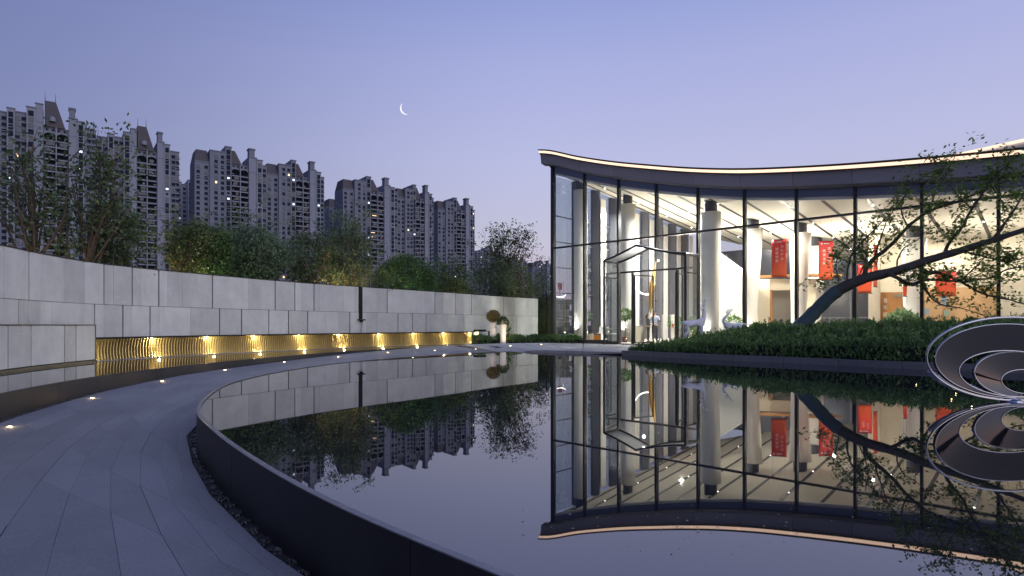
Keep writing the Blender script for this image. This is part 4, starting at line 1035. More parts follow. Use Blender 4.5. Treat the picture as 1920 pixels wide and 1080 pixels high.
brs = [
 ([(1622, 520, 18.4), (1623, 505, 18.4), (1640, 484, 18.3), (1672, 458, 18.1), (1702, 425, 17.9), (1742, 396, 17.7), (1800, 376, 17.4), (1860, 350, 17.1), (1925, 325, 16.8)], .075),
 ([(1770, 478, 17.4), (1782, 452, 17.3), (1802, 428, 17.2), (1822, 393, 17.1), (1850, 352, 16.9), (1872, 325, 16.8), (1900, 300, 16.7)], .05),
 ([(1665, 512, 18.0), (1700, 530, 17.8), (1714, 534, 17.7), (1726, 527, 17.7), (1762, 524, 17.5), (1800, 528, 17.3), (1850, 522, 17.0), (1890, 505, 16.8), (1930, 500, 16.6)], .055),
 ([(1728, 510, 17.7), (1762, 512, 17.5), (1802, 528, 17.3), (1842, 550, 17.0), (1885, 560, 16.8), (1935, 574, 16.5)], .05),
 ([(1728, 530, 17.7), (1742, 553, 17.6), (1765, 571, 17.5), (1802, 578, 17.3), (1852, 594, 17.1)], .028),
 ([(1588, 534, 18.7), (1590, 500, 18.7), (1602, 470, 18.7), (1632, 438, 18.6), (1660, 410, 18.5), (1690, 380, 18.4)], .03),
 ([(1574, 545, 18.8), (1571, 520, 18.9), (1568, 490, 18.9), (1582, 466, 18.9), (1600, 445, 18.9)], .018),
 ([(1606, 527, 18.5), (1622, 490, 18.5), (1628, 455, 18.5), (1622, 430, 18.5)], .018),
 ([(1640, 484, 18.3), (1652, 445, 18.3), (1668, 405, 18.2), (1700, 365, 18.1)], .025),
 ([(1860, 451, 16.8), (1882, 422, 16.7), (1905, 388, 16.6), (1930, 345, 16.5)], .045),
 ([(1800, 470, 17.2), (1840, 480, 17.0), (1885, 490, 16.8), (1935, 480, 16.6)], .03),
 ([(1742, 396, 17.7), (1755, 360, 17.6), (1775, 325, 17.5), (1790, 295, 17.4)], .025),
 ([(1702, 425, 17.9), (1690, 395, 17.9), (1700, 360, 17.8), (1725, 335, 17.7)], .02),
 ([(1680, 508, 18.0), (1690, 470, 18.0), (1720, 450, 17.9), (1745, 425, 17.8)], .02),
 ([(1822, 393, 17.1), (1790, 360, 17.2), (1770, 330, 17.3), (1750, 300, 17.4)], .018),
 ([(1860, 350, 17.1), (1880, 380, 17.0), (1900, 410, 16.9)], .015),
 ([(1800, 528, 17.3), (1825, 505, 17.2), (1850, 480, 17.1), (1870, 470, 17.0)], .018),
 ([(1842, 550, 17.0), (1870, 530, 16.9), (1900, 525, 16.8)], .015),
 ([(1560, 553, 19.0), (1545, 545, 19.1), (1532, 538, 19.2)], .012),
]
lf = MB(); twigs = MB()
def leafspray(p, r, n, rad_):
    for _ in range(n):
        q = p+rv(r, rad_*.5); d = rdir(r); d.z = d.z*.6+.1; lf.leaf(q, d, Vector((0, 0, 1))+rdir(r)*.7, r.uniform(.085, .15), r.uniform(.055, .09))
for bi, (pl, r0) in enumerate(brs):
    c = smooth(P3(pl)); n = len(c); mb = MB(); mb.tube([p+rv(r, .008) for p in c], [r0*(1-.8*i/(n-1))+.004 for i in range(n)], 7)
    br_ = wbuild(mb, 'branch', BARKD, lt, smooth=True)
    for i in range(3, n):
        for _ in range(3 if bi in (0, 1, 2, 3, 9, 10) else 2):
            if r.random() < .72:
                d = rdir(r); d.z = abs(d.z)*.8+.05; d.y *= .7; L = r.uniform(.15, .60); e = c[i]+d*L
                tw = curve_pts(c[i], e, r, .06, 4); twigs.tube(tw, [.007, .005, .004, .002], 3, cap=False)
                leafspray(e, r, r.randint(6, 14), .18)
                if r.random() < .6: leafspray(tw[2], r, r.randint(4, 9), .13)
# extra sprays along the roof line at the right
for _ in range(28):
    x = r.uniform(1690, 1930); y = r.gauss(350, 32)-(x-1690)*.12; D = r.uniform(16.7, 17.9); leafspray(px(x, y, D), r, r.randint(8, 18), .22)
for _ in range(26):
    x = r.uniform(1780, 1930); y = r.uniform(420, 560); leafspray(px(x, y, r.uniform(16.6, 17.4)), r, r.randint(7, 14), .18)
tw_ = wbuild(twigs, 'twigs', BARKD, lt); tw_['kind'] = 'stuff'
wbuild(lf, 'crown', LT, lt)

# ------------------------------------------------------------------ ring sculpture standing in the pool
CHROME = mat('polished_steel', (.42, .42, .45), .08, metal=1.0)
CHROME_REFL = mat('steel_dark_reflection', (.06, .06, .07), .05, metal=1.0, spec=.6)  # dark base puts the hedge's reflection into the metal colour
SY = 8.45
sc = empty('ring_sculpture', ((1900-960)/F*SY, SY, 0), label='polished steel sculpture of nested elliptical rings standing in the pool', cat='sculpture')
K = SY/F
def ell(cx, cy_, a, b, tilt, dep, lean, n=72):   # ellipse in sculpture space; dep = push-back at the top, lean = push-back at the bottom
    P = []
    for i in range(n):
        t = 2*math.pi*i/n; x = a*math.cos(t); y = b*math.sin(t); X = cx-1900+x*math.cos(tilt)-y*math.sin(tilt); Y = cy_+x*math.sin(tilt)+y*math.cos(tilt)
        z = CAMZ-(Y-HZ)*K; h = max(0, min(1, z/1.2)); P.append(Vector((X*K, dep*h+lean*(1-h), z)))
    return P
def plate(name, O, I, th, m):
    mb = MB(); n = len(O); off = Vector((0, th, 0))
    for Q in (O, I): mb.v += [tuple(p) for p in Q]
    for Q in (O, I): mb.v += [tuple(p+off) for p in Q]
    for i in range(n):
        j = (i+1) % n
        mb.f += [[i, j, n+j, n+i], [2*n+j, 2*n+i, 3*n+i, 3*n+j], [j, i, 2*n+i, 2*n+j], [n+i, n+j, 3*n+j, 3*n+i]]; mb.mi += [0, 0, 0, 0]
    o = mb.build(name, m, sc, smooth=True); es = o.modifiers.new('edge', 'EDGE_SPLIT'); es.split_angle = math.radians(40); return o
def ringtube(name, P, rad, m):
    mb = MB(); n = len(P); k = 8
    for i in range(n):
        d = (P[(i+1) % n]-P[i-1]).normalized(); u = d.cross(Vector((0, 1, 0))).normalized(); w = u.cross(d)
        for j in range(k): a = 2*math.pi*j/k; mb.v.append(tuple(P[i]+(u*math.cos(a)+w*math.sin(a))*rad))
    for i in range(n):
        for j in range(k): a, b = i*k+j, i*k+(j+1) % k; c = ((i+1) % n)*k+j; d = ((i+1) % n)*k+(j+1) % k; mb.f.append([a, b, d, c]); mb.mi.append(0)
    return mb.build(name, m, sc, smooth=True)
T_ = math.radians(4)
ringtube('outer_ring', ell(1888, 673, 164, 77, T_, -.25, .0), .017, CHROME)
o1 = ell(1894, 677, 143, 69, T_, -.10, .06); i1 = ell(1902, 701, 101, 43, T_, .0, .05)
plate('crescent', o1, i1, .05, CHROME_REFL); ringtube('crescent_edge', o1, .008, CHROME); ringtube('crescent_edge', i1, .010, CHROME)
o2 = ell(1926, 704, 84, 43, T_, .16, .14); i2 = ell(1944, 718, 46, 23, T_, .22, .18)
plate('inner_crescent', o2, i2, .05, CHROME_REFL); ringtube('inner_edge', o2, .009, CHROME); ringtube('inner_edge', i2, .009, CHROME)
# pale polished lower bowl linking the rings
ob = ell(1890, 690, 150, 61, T_, .02, .03); 
mb = MB(); n = 72; sel = [i for i in range(n) if 5 <= i <= 33]
for i in sel: mb.v.append(tuple(ob[i]+Vector((0, .06, 0))))
for i in sel: q = i1[i].lerp(o2[i], .55); mb.v.append(tuple(q+Vector((0, .10, -.01))))
m_ = len(sel)
for i in range(m_-1): mb.f.append([i, i+1, m_+i+1, m_+i]); mb.mi.append(0)
bo = mb.build('lower_bowl', CHROME, sc, smooth=True); so_ = bo.modifiers.new('solid', 'SOLIDIFY'); so_.thickness = .03
mb = MB(); mb.lathe([(.16, -.3), (.16, .01), (.10, .03), (.06, .05)], 16, (.02, .06, 0)); mb.build('foot', CHROME, sc, smooth=True)

# glowing discs standing in for lamp reflections round the sculpture
for i, (x, y, lab) in enumerate([(1718, 722, 'tiny warm glint on the pool left of the ring sculpture'), (1784, 750, 'tiny warm glint on the pool just below left of the rings'), (1792, 739, 'tiny warm glint close to the left foot of the rings'), (1822, 764, 'tiny warm glint on the pool in front of the rings')]):
    p = gp(x, y, .0); o = empty('pool_glint', p, 0, lab, 'lamp', 'tiny glints round the sculpture')
    mb = MB(); mb.lathe([(.012, -.05), (.012, .006), (.010, .012)], 10); mb.build('housing', BLACK, o)
    mb = MB(); mb.lathe([(.006, .0125), (.005, .017)], 10); mb.build('lens', LENS, o)

# ------------------------------------------------------------------ skinned figures
def skin_obj(name, verts, edges, radii, m, parent, sub=2, root=0, loc_=None):
    me = bpy.data.meshes.new(name); me.from_pydata(verts, edges, []); me.materials.append(m)
    o = obj(name, me, parent, loc_); s = o.modifiers.new('skin', 'SKIN')
    sv = me.skin_vertices[0].data if me.skin_vertices else None
    if sv is None:
        bm = bmesh.new(); bm.from_mesh(me); bm.verts.layers.skin.verify(); bm.to_mesh(me); bm.free(); sv = me.skin_vertices[0].data
    for i, q in enumerate(radii):
        sv[i].radius = (q, q) if not isinstance(q, tuple) else q; sv[i].use_root = (i == root)
    ss = o.modifiers.new('sub', 'SUBSURF'); ss.levels = sub; ss.render_levels = sub
    s.use_smooth_shade = True
    return o
def chain(V, E, R, pts, start=None):   # append a joint chain
    prev = start
    for (p, q) in pts:
        V.append(p); R.append(q); i = len(V)-1
        if prev is not None: E.append((prev, i))
        prev = i
    return prev
STAT = mat('statue_white', (.74, .74, .78), .5)
def deer(base, label, standing, s=1.0, rz=0.0):
    o = empty('deer_statue', base, rz, label, 'statue', 'white deer statues in the hedge bed'); V, E, R = [], [], []
    if standing:
        chest = chain(V, E, R, [((0, 0, .80), .13), ((.20, 0, .82), .14), ((.38, 0, .84), .13)])
        chain(V, E, R, [((-.14, 0, .82), .14), ((-.26, 0, .83), .09)], 0)
        nk = chain(V, E, R, [((.47, 0, .98), .085), ((.50, 0, 1.14), .060), ((.49, 0, 1.30), .052)], chest)
        hd_ = chain(V, E, R, [((.46, -.02, 1.39), .062), ((.38, -.05, 1.36), .042), ((.31, -.07, 1.33), .028)], nk)
        for sy in (-.075, .075):
            chain(V, E, R, [((.38, sy, .66), .062), ((.39, sy, .44), .034), ((.38, sy, .20), .024), ((.385, sy, .02), .026)], chest)
            chain(V, E, R, [((-.19, sy, .68), .075), ((-.14, sy, .52), .048), ((-.24, sy, .36), .030), ((-.21, sy, .18), .023), ((-.20, sy, .02), .026)], 3)
        chain(V, E, R, [((-.34, 0, .86), .03), ((-.37, 0, .80), .015)], 4)
        hb = Vector((.47, -.02, 1.43))
    else:
        chest = chain(V, E, R, [((0, 0, .74), .14), ((-.20, 0, .74), .14), ((-.36, 0, .78), .12)])
        chain(V, E, R, [((.18, 0, .76), .15), ((.32, 0, .78), .09)], 0)
        nk = chain(V, E, R, [((-.48, 0, .86), .085), ((-.52, 0, .98), .062), ((-.46, 0, 1.08), .052)], chest)
        hd_ = chain(V, E, R, [((-.40, -.02, 1.13), .060), ((-.48, -.07, 1.10), .042), ((-.55, -.10, 1.07), .028)], nk)
        for sy in (-.08, .08):
            chain(V, E, R, [((-.36, sy, .62), .06), ((-.46, sy, .42), .035), ((-.42, sy, .20), .025), ((-.45, sy, .02), .026)], chest)
            chain(V, E, R, [((.22, sy, .62), .075), ((.18, sy, .46), .05), ((.28, sy, .32), .03), ((.26, sy, .16), .024), ((.27, sy, .02), .026)], 3)
        chain(V, E, R, [((.42, 0, .82), .03), ((.46, 0, .86), .015)], 4)
        hb = Vector((-.39, -.02, 1.17))
    skin_obj('body', [Vector(v)*s for v in V], E, [q*s for q in R], STAT, o)
    for sy in (-1, 1):
        mb = MB(); r_ = random.Random(3); st = hb+Vector((0, .03*sy, 0)); P = [st, st+Vector((-.02*1, .06*sy, .10)), st+Vector((.03, .13*sy, .22)), st+Vector((.06, .12*sy, .36))] if standing else [st, st+Vector((.04, .06*sy, .07)), st+Vector((.10, .12*sy, .14)), st+Vector((.12, .12*sy, .24))]
        mb.tube([p*s for p in P], [.024*s, .020*s, .016*s, .010*s], 6)
        for k, dd in ((1, Vector((-.10, .02*sy, .10))), (2, Vector((-.09, .04*sy, .10))), (2, Vector((.07, .05*sy, .12)))): mb.tube([P[k]*s, (P[k]+dd)*s], [.017*s, .009*s], 5)
        mb.build('antler', STAT, o, smooth=True)
        mb = MB(); e0 = hb+Vector((.0, .05*sy, -.03)); mb.leaf(e0*s, Vector((.02, .9*sy, .35)), Vector((1, 0, 0)), .12*s, .05*s); mb.build('ear', STAT, o)
    return o
dp = px(1302, 612, 22.3); deer((dp.x-.12, dp.y, .38), 'white deer statue standing with head raised and branching antlers', True, .98)
dp = px(1380, 612, 21.8); deer((dp.x+.02, dp.y, .36), 'white deer statue with head turned back, right of the standing deer', False, .95)

SKIN = mat('skin', (.55, .34, .25), .5); HAIR = mat('black_hair', (.012, .010, .010), .5)
SHIRT = mat('blue_grey_shirt', (.36, .42, .55), .8); TROU = mat('dark_trousers', (.030, .032, .045), .8); BLK = mat('black_clothes', (.016, .016, .020), .8); SHOE = mat('black_shoes', (.01, .01, .01), .4)
def person(base, rz, label, h, top, trou, hair_long, arms):
    o = empty('person', base, rz, label, 'person'); s = h/1.75; V, E, R = [], [], []
    # facing -y; body as one continuous figure
    ch = chain(V, E, R, [((0, 0, .95), (.145, .11)), ((0, 0, 1.10), (.135, .10)), ((0, 0, 1.28), (.16, .11)), ((0, 0, 1.42), (.13, .085))])
    nk = chain(V, E, R, [((0, -.005, 1.50), .055), ((0, -.01, 1.56), .062), ((0, -.015, 1.64), (.078, .095)), ((0, -.01, 1.71), .06)], ch)
    for sx, A in ((-1, arms[0]), (1, arms[1])):
        sh = chain(V, E, R, [((sx*.17, 0, 1.41), .062)], 3)
        e = chain(V, E, R, [((A[0][0], A[0][1], A[0][2]), .042), ((A[1][0], A[1][1], A[1][2]), .030)], sh)
        ha = Vector(A[1])+(Vector(A[1])-Vector(A[0])).normalized()*.08
        pm = chain(V, E, R, [(tuple(ha), (.034, .018))], e)
        dr = (Vector(A[1])-Vector(A[0])).normalized(); sd = dr.cross(Vector((0, 0, 1))).normalized()
        for q, L in ((-.026, .062), (-.009, .075), (.009, .07), (.026, .055)): chain(V, E, R, [(tuple(ha+sd*q+dr*.035), .010), (tuple(ha+sd*q+dr*(.035+L)+Vector((0, 0, -.012))), .008)], pm)
        chain(V, E, R, [(tuple(ha+sd*.040+dr*.01+Vector((0, 0, .012))), .010), (tuple(ha+sd*.055+dr*.045), .008)], pm)
        lg = chain(V, E, R, [((sx*.09, 0, .86), .085), ((sx*.10, .0, .48), .058), ((sx*.10, .02, .10), .040), ((sx*.105, -.05, .035), .035), ((sx*.11, -.15, .03), .026)], 0)
    skin_obj('body', [Vector(v)*s for v in V], E, [(q[0]*s, q[1]*s) if isinstance(q, tuple) else q*s for q in R], SKIN, o, 2)
    V, E, R = [], [], []     # top
    c = chain(V, E, R, [((0, 0, .93), (.165, .13)), ((0, 0, 1.10), (.155, .12)), ((0, 0, 1.28), (.178, .128)), ((0, 0, 1.43), (.14, .095)), ((0, 0, 1.475), (.07, .07))])
    for sx, A in ((-1, arms[0]), (1, arms[1])):
        m_ = Vector(A[0]).lerp(Vector(A[1]), .85); chain(V, E, R, [((sx*.17, 0, 1.41), .078), (tuple(A[0]), .056), (tuple(m_), .044)], 3)
    skin_obj('top', [Vector(v)*s for v in V], E, [(q[0]*s, q[1]*s) if isinstance(q, tuple) else q*s for q in R], top, o, 2)
    V, E, R = [], [], []
    c = chain(V, E, R, [((0, 0, .98), (.158, .122)), ((0, 0, .90), (.165, .125))])
    for sx in (-1, 1): chain(V, E, R, [((sx*.092, 0, .80), .100), ((sx*.10, 0, .48), .074), ((sx*.10, .015, .08), .060)], 1)
    skin_obj('trousers', [Vector(v)*s for v in V], E, [(q[0]*s, q[1]*s) if isinstance(q, tuple) else q*s for q in R], trou, o, 2)
    for sx in (-1, 1):
        V, E, R = [], [], []; chain(V, E, R, [((sx*.10, .05, .045), .045), ((sx*.105, -.06, .04), .044), ((sx*.11, -.17, .03), .032)]); skin_obj('shoe', [Vector(v)*s for v in V], E, [q*s for q in R], SHOE, o, 2)
    mb = MB(); r_ = 0.098*s
    for i in range(7):
        for j in range(14):
            th = math.pi*.58*i/6; ph = 2*math.pi*j/14; k_ = 1.0
            zz = math.cos(th)
            if math.sin(ph) < -.2 and th > .9: zz = math.cos(.9); 
            mb.v.append((r_*.86*math.sin(th)*math.cos(ph), -.01*s+r_*1.05*math.sin(th)*math.sin(ph)+.008*s, 1.665*s+r_*1.02*zz))
    for i in range(6):
        for j in range(14): a, b = i*14+j, i*14+(j+1) % 14; mb.f.append([a, a+14, b+14, b]); mb.mi.append(0)
    mb.build('hair', HAIR, o, smooth=True)
    if hair_long:
        mb = MB(); mb.tube([(0, .07*s, 1.70*s), (0, .105*s, 1.58*s), (0, .11*s, 1.42*s)], [.07*s, .075*s, .04*s], 10); mb.build('ponytail', HAIR, o, smooth=True)
    for sx in (-1, 1):
        mb = MB(); mb.lathe([(.010*s, -.008*s), (.012*s, 0), (.010*s, .008*s)], 8, (sx*.032*s, -.098*s, 1.655*s)); mb.build('eye', HAIR, o)
    return o
p1 = px(1228, 640, 33.8); p2 = px(1215.5, 640, 34.1)
person((p1.x, p1.y, .15), math.radians(-15), 'man in blue grey shirt and dark trousers standing inside the doorway', 1.78, SHIRT, TROU, False, [((-.24, -.02, 1.13), (-.08, -.22, 1.06)), ((.26, -.06, 1.14), (.32, -.26, 1.24))])
person((p2.x, p2.y, .15), math.radians(70), 'woman in black clothes facing the man in the doorway', 1.64, BLK, BLK, True, [((-.22, .03, 1.12), (-.20, -.12, .96)), ((.22, .0, 1.12), (.10, -.20, 1.02))])

# ------------------------------------------------------------------ red banners
def bannermat():
    m = bpy.data.materials.new('banner_red'); m.use_nodes = True; t = m.node_tree; b = t.nodes['Principled BSDF']; c = t.nodes.new('ShaderNodeTexCoord'); s = t.nodes.new('ShaderNodeSeparateXYZ'); t.links.new(c.outputs['Generated'], s.inputs[0])
    rp = t.nodes.new('ShaderNodeValToRGB'); rp.color_ramp.elements[0].color = (.80, .13, .03, 1); rp.color_ramp.elements[1].color = (.72, .03, .035, 1); t.links.new(s.outputs['Z'], rp.inputs[0]); t.links.new(rp.outputs[0], b.inputs['Base Color']); b.inputs['Roughness'].default_value = .6; return m
BAN = bannermat()
def banner(x0, x1, y0, y1, D, label, cols, turn=0.0):
    c = px((x0+x1)/2, (y0+y1)/2, D); w = (x1-x0)/F*D*1.05; h = (y1-y0)/F*D
    o = empty('hanging_banner', (c.x, c.y, c.z-h/2), turn, label, 'banner', 'red banners hanging in the pavilion')
    mb = MB(); n = 6
    for i in range(n+1):
        for j in range(9): mb.v.append((w*(i/n-.5), .012*math.sin(i*1.3+j*.5), h*j/8))
    for i in range(n):
        for j in range(8): a = i*9+j; mb.f.append([a, a+9, a+10, a+1]); mb.mi.append(0)
    ob = mb.build('cloth', BAN, o, smooth=True); so2 = ob.modifiers.new('solid', 'SOLIDIFY'); so2.thickness = .006
    for z in (0, h): mb = MB(); mb.tube([(-w/2-.02, 0, z), (w/2+.02, 0, z)], .015, 6); mb.build('rod', GRAPH, o)
    L = loc(c); zc = zceil(L.x, L.y)
    for sx in (-1, 1): mb = MB(); mb.tube([(sx*w*.4, 0, h), (sx*w*.4, 0, max(h+.1, zc-(c.z-h/2)))], .004, 4); mb.build('cord', GRAPH, o)
    for k, col in enumerate(cols):
        for i, ch in enumerate(col):
            q = text(ch, (w*(.20 if k == 0 else -.14), -.035, h*(.80-.105*i-(0.0 if k == 0 else .06))), w*.22, 0, TXTW, o, 'character', .002)
    if cols:
        mb = MB(); mb.box((-w*.32, -.03, h*.93), (w*.12, .004, w*.12)); mb.build('emblem', TXTW, o)
        mb = MB(); mb.box((w*.02, -.03, h*.93), (w*.38, .004, w*.06)); mb.build('caption_line', TXTW, o)
    return o
banner(1448, 1473, 449, 520, 28.5, 'red banner with white characters nearest the tiled stair wall', ('万亿产业', '湖居世界'), math.radians(-18))
banner(1536, 1561, 452, 525, 28.0, 'orange red banner with white characters between columns and leaning trunk', ('湖湾公园', '稀贵文脉'))
banner(1609, 1634, 496, 550, 27.5, 'orange red banner half hidden behind the leaning trunk', ('万亿', '湖居'))
banner(1634, 1649, 460, 538, 27.0, 'narrow red banner behind the upright branch of the leaning tree', (), math.radians(35))
banner(1757, 1790, 508, 555, 25.6, 'wide red banner hanging behind the lower branches at the right', (), math.radians(-10))
banner(1692, 1702, 525, 556, 27.0, 'small pinkish red banner tip before the wooden wall', (), math.radians(25))

# ------------------------------------------------------------------ furniture and plants in the pavilion
LFI = leafmat('indoor_leaf', (.05, .12, .02), (.16, .30, .06), 2, .4)
POT = mat('red_brown_pot', (.12, .045, .035), .5); ORANGE = mat('orange_box', (.80, .26, .02), .5); GOLDM = mat('gold_leaf_metal', (.72, .48, .14), .35, metal=.8)
def potted(p, label, hstem, cr, nl, pot_r=.18, pot_h=.32, name='potted_tree', cat='plant', ls=.13, lm=None, potm=None):
    r = random.Random(int(abs(p[0]*100))); o = empty(name, p, 0, label, cat)
    mb = MB(); mb.lathe([(pot_r*.75, 0), (pot_r*.95, pot_h*.8), (pot_r, pot_h), (pot_r*.88, pot_h), (pot_r*.85, pot_h*.9)], 16); mb.build('pot', potm or POT, o, smooth=True)
    if hstem > 0: mb = MB(); mb.tube([(0, 0, pot_h*.8), (.03, 0, pot_h+hstem*.5), (0, .02, pot_h+hstem)], [.045, .038, .03], 8); mb.build('trunk', BARKW, o, smooth=True)
    mb = MB(); C = Vector((0, 0, pot_h+hstem+cr*.5))
    for _ in range(nl):
        d = rdir(r); rad_ = r.uniform(.3, 1)**.5; q = C+Vector((d.x*cr*rad_, d.y*cr*rad_, d.z*cr*rad_*.9)); dd = (d+rdir(r)*.6); mb.leaf(q, dd, rdir(r), ls*r.uniform(.7, 1.4), ls*.5)
    mb.build('foliage', lm or LFI, o); return o
q = wld(5.3, 1.9); potted((px(1172, 0, 33).x, 33.0, .15), 'potted small tree with round green crown inside the entrance', 1.05, .36, 420)
potted((px(1222+44, 0, 34).x, 34.2, .15), 'leafy green plant behind the doorway, right of the two people', .6, .4, 300)
potted((px(1308, 0, 30).x, 30.6, .15), 'green pot plant at the right edge of the portal', .5, .38, 260)
potted((px(1378, 0, 29.6).x, 29.8, .15), 'leafy pot plant behind the second deer statue', .55, .42, 300)
potted((px(1424, 0, 29.0).x, 29.2, .15), 'round green pot plant before the cream reception wall', .25, .36, 320)
potted((px(1692, 0, 24.0).x, 24.0, .10), 'big arching pale green palm like plant before the wooden wall', .35, .62, 900, ls=.22, lm=leafmat('palm_leaf', (.10, .20, .08), (.38, .50, .30), 2, .4))
potted((px(1098, 0, 36.0).x, 36.0, .15), 'dark leafy plant behind the second glass bay', 1.0, .42, 300, lm=LF_GR)
def counter(x0, x1, D, ytop, label, name, m, cat, dep=.5, top=None):
    a, b = px(x0, ytop, D), px(x1, ytop, D); z0 = .15; o = empty(name, ((a.x+b.x)/2, D, z0), 0, label, cat); w = b.x-a.x; h = a.z-z0
    mb = MB(); mb.box((0, dep/2, h/2-.02), (w*.96, dep*.94, h-.04)); mb.build('body', m, o, bevel=.01)
    mb = MB(); mb.box((0, dep/2, h-.015), (w, dep, .04)); mb.build('top', top or m, o, bevel=.008); return o
counter(1160, 1184, 34.8, 606, 'white reception counter behind the potted small tree', 'counter', WHITE, 'counter', top=CREAMW)
counter(1188, 1209, 34.3, 611, 'cream counter left of the two people', 'counter', CREAMW, 'counter')
p_ = counter(1243, 1252, 34.0, 590, 'tall white display stand right of the man', 'display_stand', WHITE, 'stand', .35)
p_ = counter(1258, 1265, 33.9, 590, 'tall white display stand with red notice by the right door post', 'display_stand', WHITE, 'stand', .35)
mb = MB(); mb.box((0, -.01, .95), (.09, .01, .2)); mb.build('red_notice', mat('red_notice', (.7, .04, .05), .5), p_)
counter(1114, 1125.5, 35.5, 629, 'bright orange cube seat behind the second glass bay', 'cube_seat', ORANGE, 'seat', .38)
counter(1100, 1113, 36.3, 626, 'low pale bench left of the orange cube', 'bench', CREAMW, 'bench', .45)
def table(x, D, w, h, label, m, name='round_table'):
    o = empty(name, (px(x, 0, D).x, D, .15), 0, label, 'table')
    mb = MB(); mb.lathe([(w/2, h-.03), (w/2, h)], 24); mb.build('table_top', m, o)
    mb = MB(); mb.lathe([(.03, .02), (.03, h-.03)], 10); mb.build('leg', GRAPH, o)
    mb = MB(); mb.lathe([(w*.3, 0), (w*.3, .015), (.04, .03)], 20); mb.build('base', GRAPH, o); return o
table(1084, 35.9, .7, .78, 'small dark round table beside the left glass column', GRAPH)
table(1136, 35.0, .8, .76, 'small round table behind the left side glass of the portal', WHITE)
def chair(x, D, rz, label, m):
    o = empty('chair', (px(x, 0, D).x, D, .15), rz, label, 'chair')
    mb = MB(); mb.box((0, 0, .45), (.48, .48, .07)); mb.build('seat', m, o, bevel=.02)
    mb = MB(); mb.hexa([(-.23, .20, .46), (.23, .20, .46), (.23, .25, .46), (-.23, .25, .46), (-.22, .30, .88), (.22, .30, .88), (.22, .34, .88), (-.22, .34, .88)]); mb.build('backrest', m, o, bevel=.015)
    for sx in (-1, 1):
        for sy in (-1, 1): mb = MB(); mb.tube([(sx*.2, sy*.2, .42), (sx*.23, sy*.23, 0)], [.018, .012], 6); mb.build('leg', GRAPH, o)
    return o
chair(1055, 36.6, .6, 'dark chair at the far left inside the pavilion', BLK)
chair(1128, 36.0, -.4, 'white chair left of the portal side glass', WHITE)
chair(1146, 34.6, .9, 'white chair behind the portal side glass', WHITE)
# gold blade and glowing arc hanging in the entrance
o = empty('gold_sculpture', px(1224, 590, 35), 0, 'tall thin golden blade hanging behind the man', 'sculpture'); mb = MB(); P = []
for i in range(13):
    t = i/12; z = 3.2*t; w = .16*math.sin(math.pi*(t**.8))+.004; xo = -.12+.32*t-.1*math.sin(math.pi*t)
    P.append((xo-w, xo+w, z))
for a, b, z in P: mb.v += [(a, 0, z), (b, 0, z), ((a+b)/2, .05, z)]
for i in range(12):
    a = i*3; mb.f += [[a, a+1, a+4, a+3], [a+1, a+2, a+5, a+4], [a+2, a, a+3, a+5]]; mb.mi += [0, 0, 0]
mb.build('blade', GOLDM, o, smooth=True)
mb = MB(); mb.tube([(.2, 0, 3.2), (.2, 0, 5.0)], .006, 5); mb.build('cord', GRAPH, o)
def arc_lamp(pts, D, label):
    P = smooth([px(x, y, D+dz) for x, y, dz in pts]); c = P[0]; o = empty('arc_pendant', c, 0, label, 'lamp')
    mb = MB(); n = len(P); mb.tube([p-c for p in P], [.012+.02*math.sin(math.pi*i/(n-1)) for i in range(n)], 8); mb.build('glowing_arc', WHITEGLOW, o, smooth=True)
    for p in (P[n//4], P[3*n//4]): mb = MB(); mb.tube([p-c, p-c+Vector((0, 0, 2.6))], .005, 4); mb.build('cord', GRAPH, o)
arc_lamp([(1189, 532, 0), (1196, 545, .2), (1206, 551, .4), (1216, 552, .6), (1223, 549, .8)], 35.2, 'glowing white curved pendant in the doorway')
arc_lamp([(1044, 556, 0), (1050, 557, .2), (1056, 556, .4), (1061, 553, .5)], 37.5, 'small glowing curved pendant at the far left of the pavilion')

# ------------------------------------------------------------------ planters, post, stone wall at the gap
WPOT = mat('white_planter', (.80, .79, .78), .4)
p = px(943, 0, 33.2)
o = empty('cylinder_planter', (p.x, 33.2, .02), 0, 'tall white cylinder planter with leafy plant on top', 'planter'); mb = MB(); mb.lathe([(.17, 0), (.175, 1.13), (.16, 1.13), (.155, 1.05)], 24); mb.build('pot', WPOT, o, smooth=False)
r = random.Random(51); mb = MB()
for _ in range(340): d = rdir(r); d.z = abs(d.z); mb.leaf(Vector((d.x*.26, d.y*.26, 1.12+d.z*.36)), d+rdir(r)*.5, rdir(r), .15*r.uniform(.7, 1.3), .07)
mb.build('foliage', leafmat('planter_leaf', (.05, .08, .03), (.17, .21, .10), 3), o)
p = px(925, 0, 33.6); o = empty('topiary_planter', (p.x, 33.6, .02), 0, 'white cup planter on a pedestal with round topiary ball lit golden', 'planter')
mb = MB(); mb.lathe([(.20, 0), (.20, .95), (.12, .97)], 20); mb.build('pedestal', WPOT, o)
mb = MB(); mb.lathe([(.10, .96), (.16, 1.02), (.19, 1.24), (.17, 1.24)], 20); mb.build('cup', WPOT, o, smooth=True)
mb = MB(); TOP = leafmat('topiary_leaf', (.14, .115, .035), (.36, .28, .09), 4, .2)  # warm lamp light is put into the yellow leaf and core colours
for _ in range(1500): d = rdir(r); mb.leaf(Vector((d.x*.37, d.y*.37, 1.60+d.z*.33))*1.0, d+rdir(r)*.8, rdir(r), .06, .035)
mb.build('foliage', TOP, o)
mb = MB(); mb.lathe([(.02, -.31), (.20, -.26), (.31, -.12), (.345, 0), (.31, .13), (.20, .26), (.02, .31)], 18, (0, 0, 1.60)); mb.build('core', mat('topiary_core', (.16, .125, .045), .9), o, smooth=True)
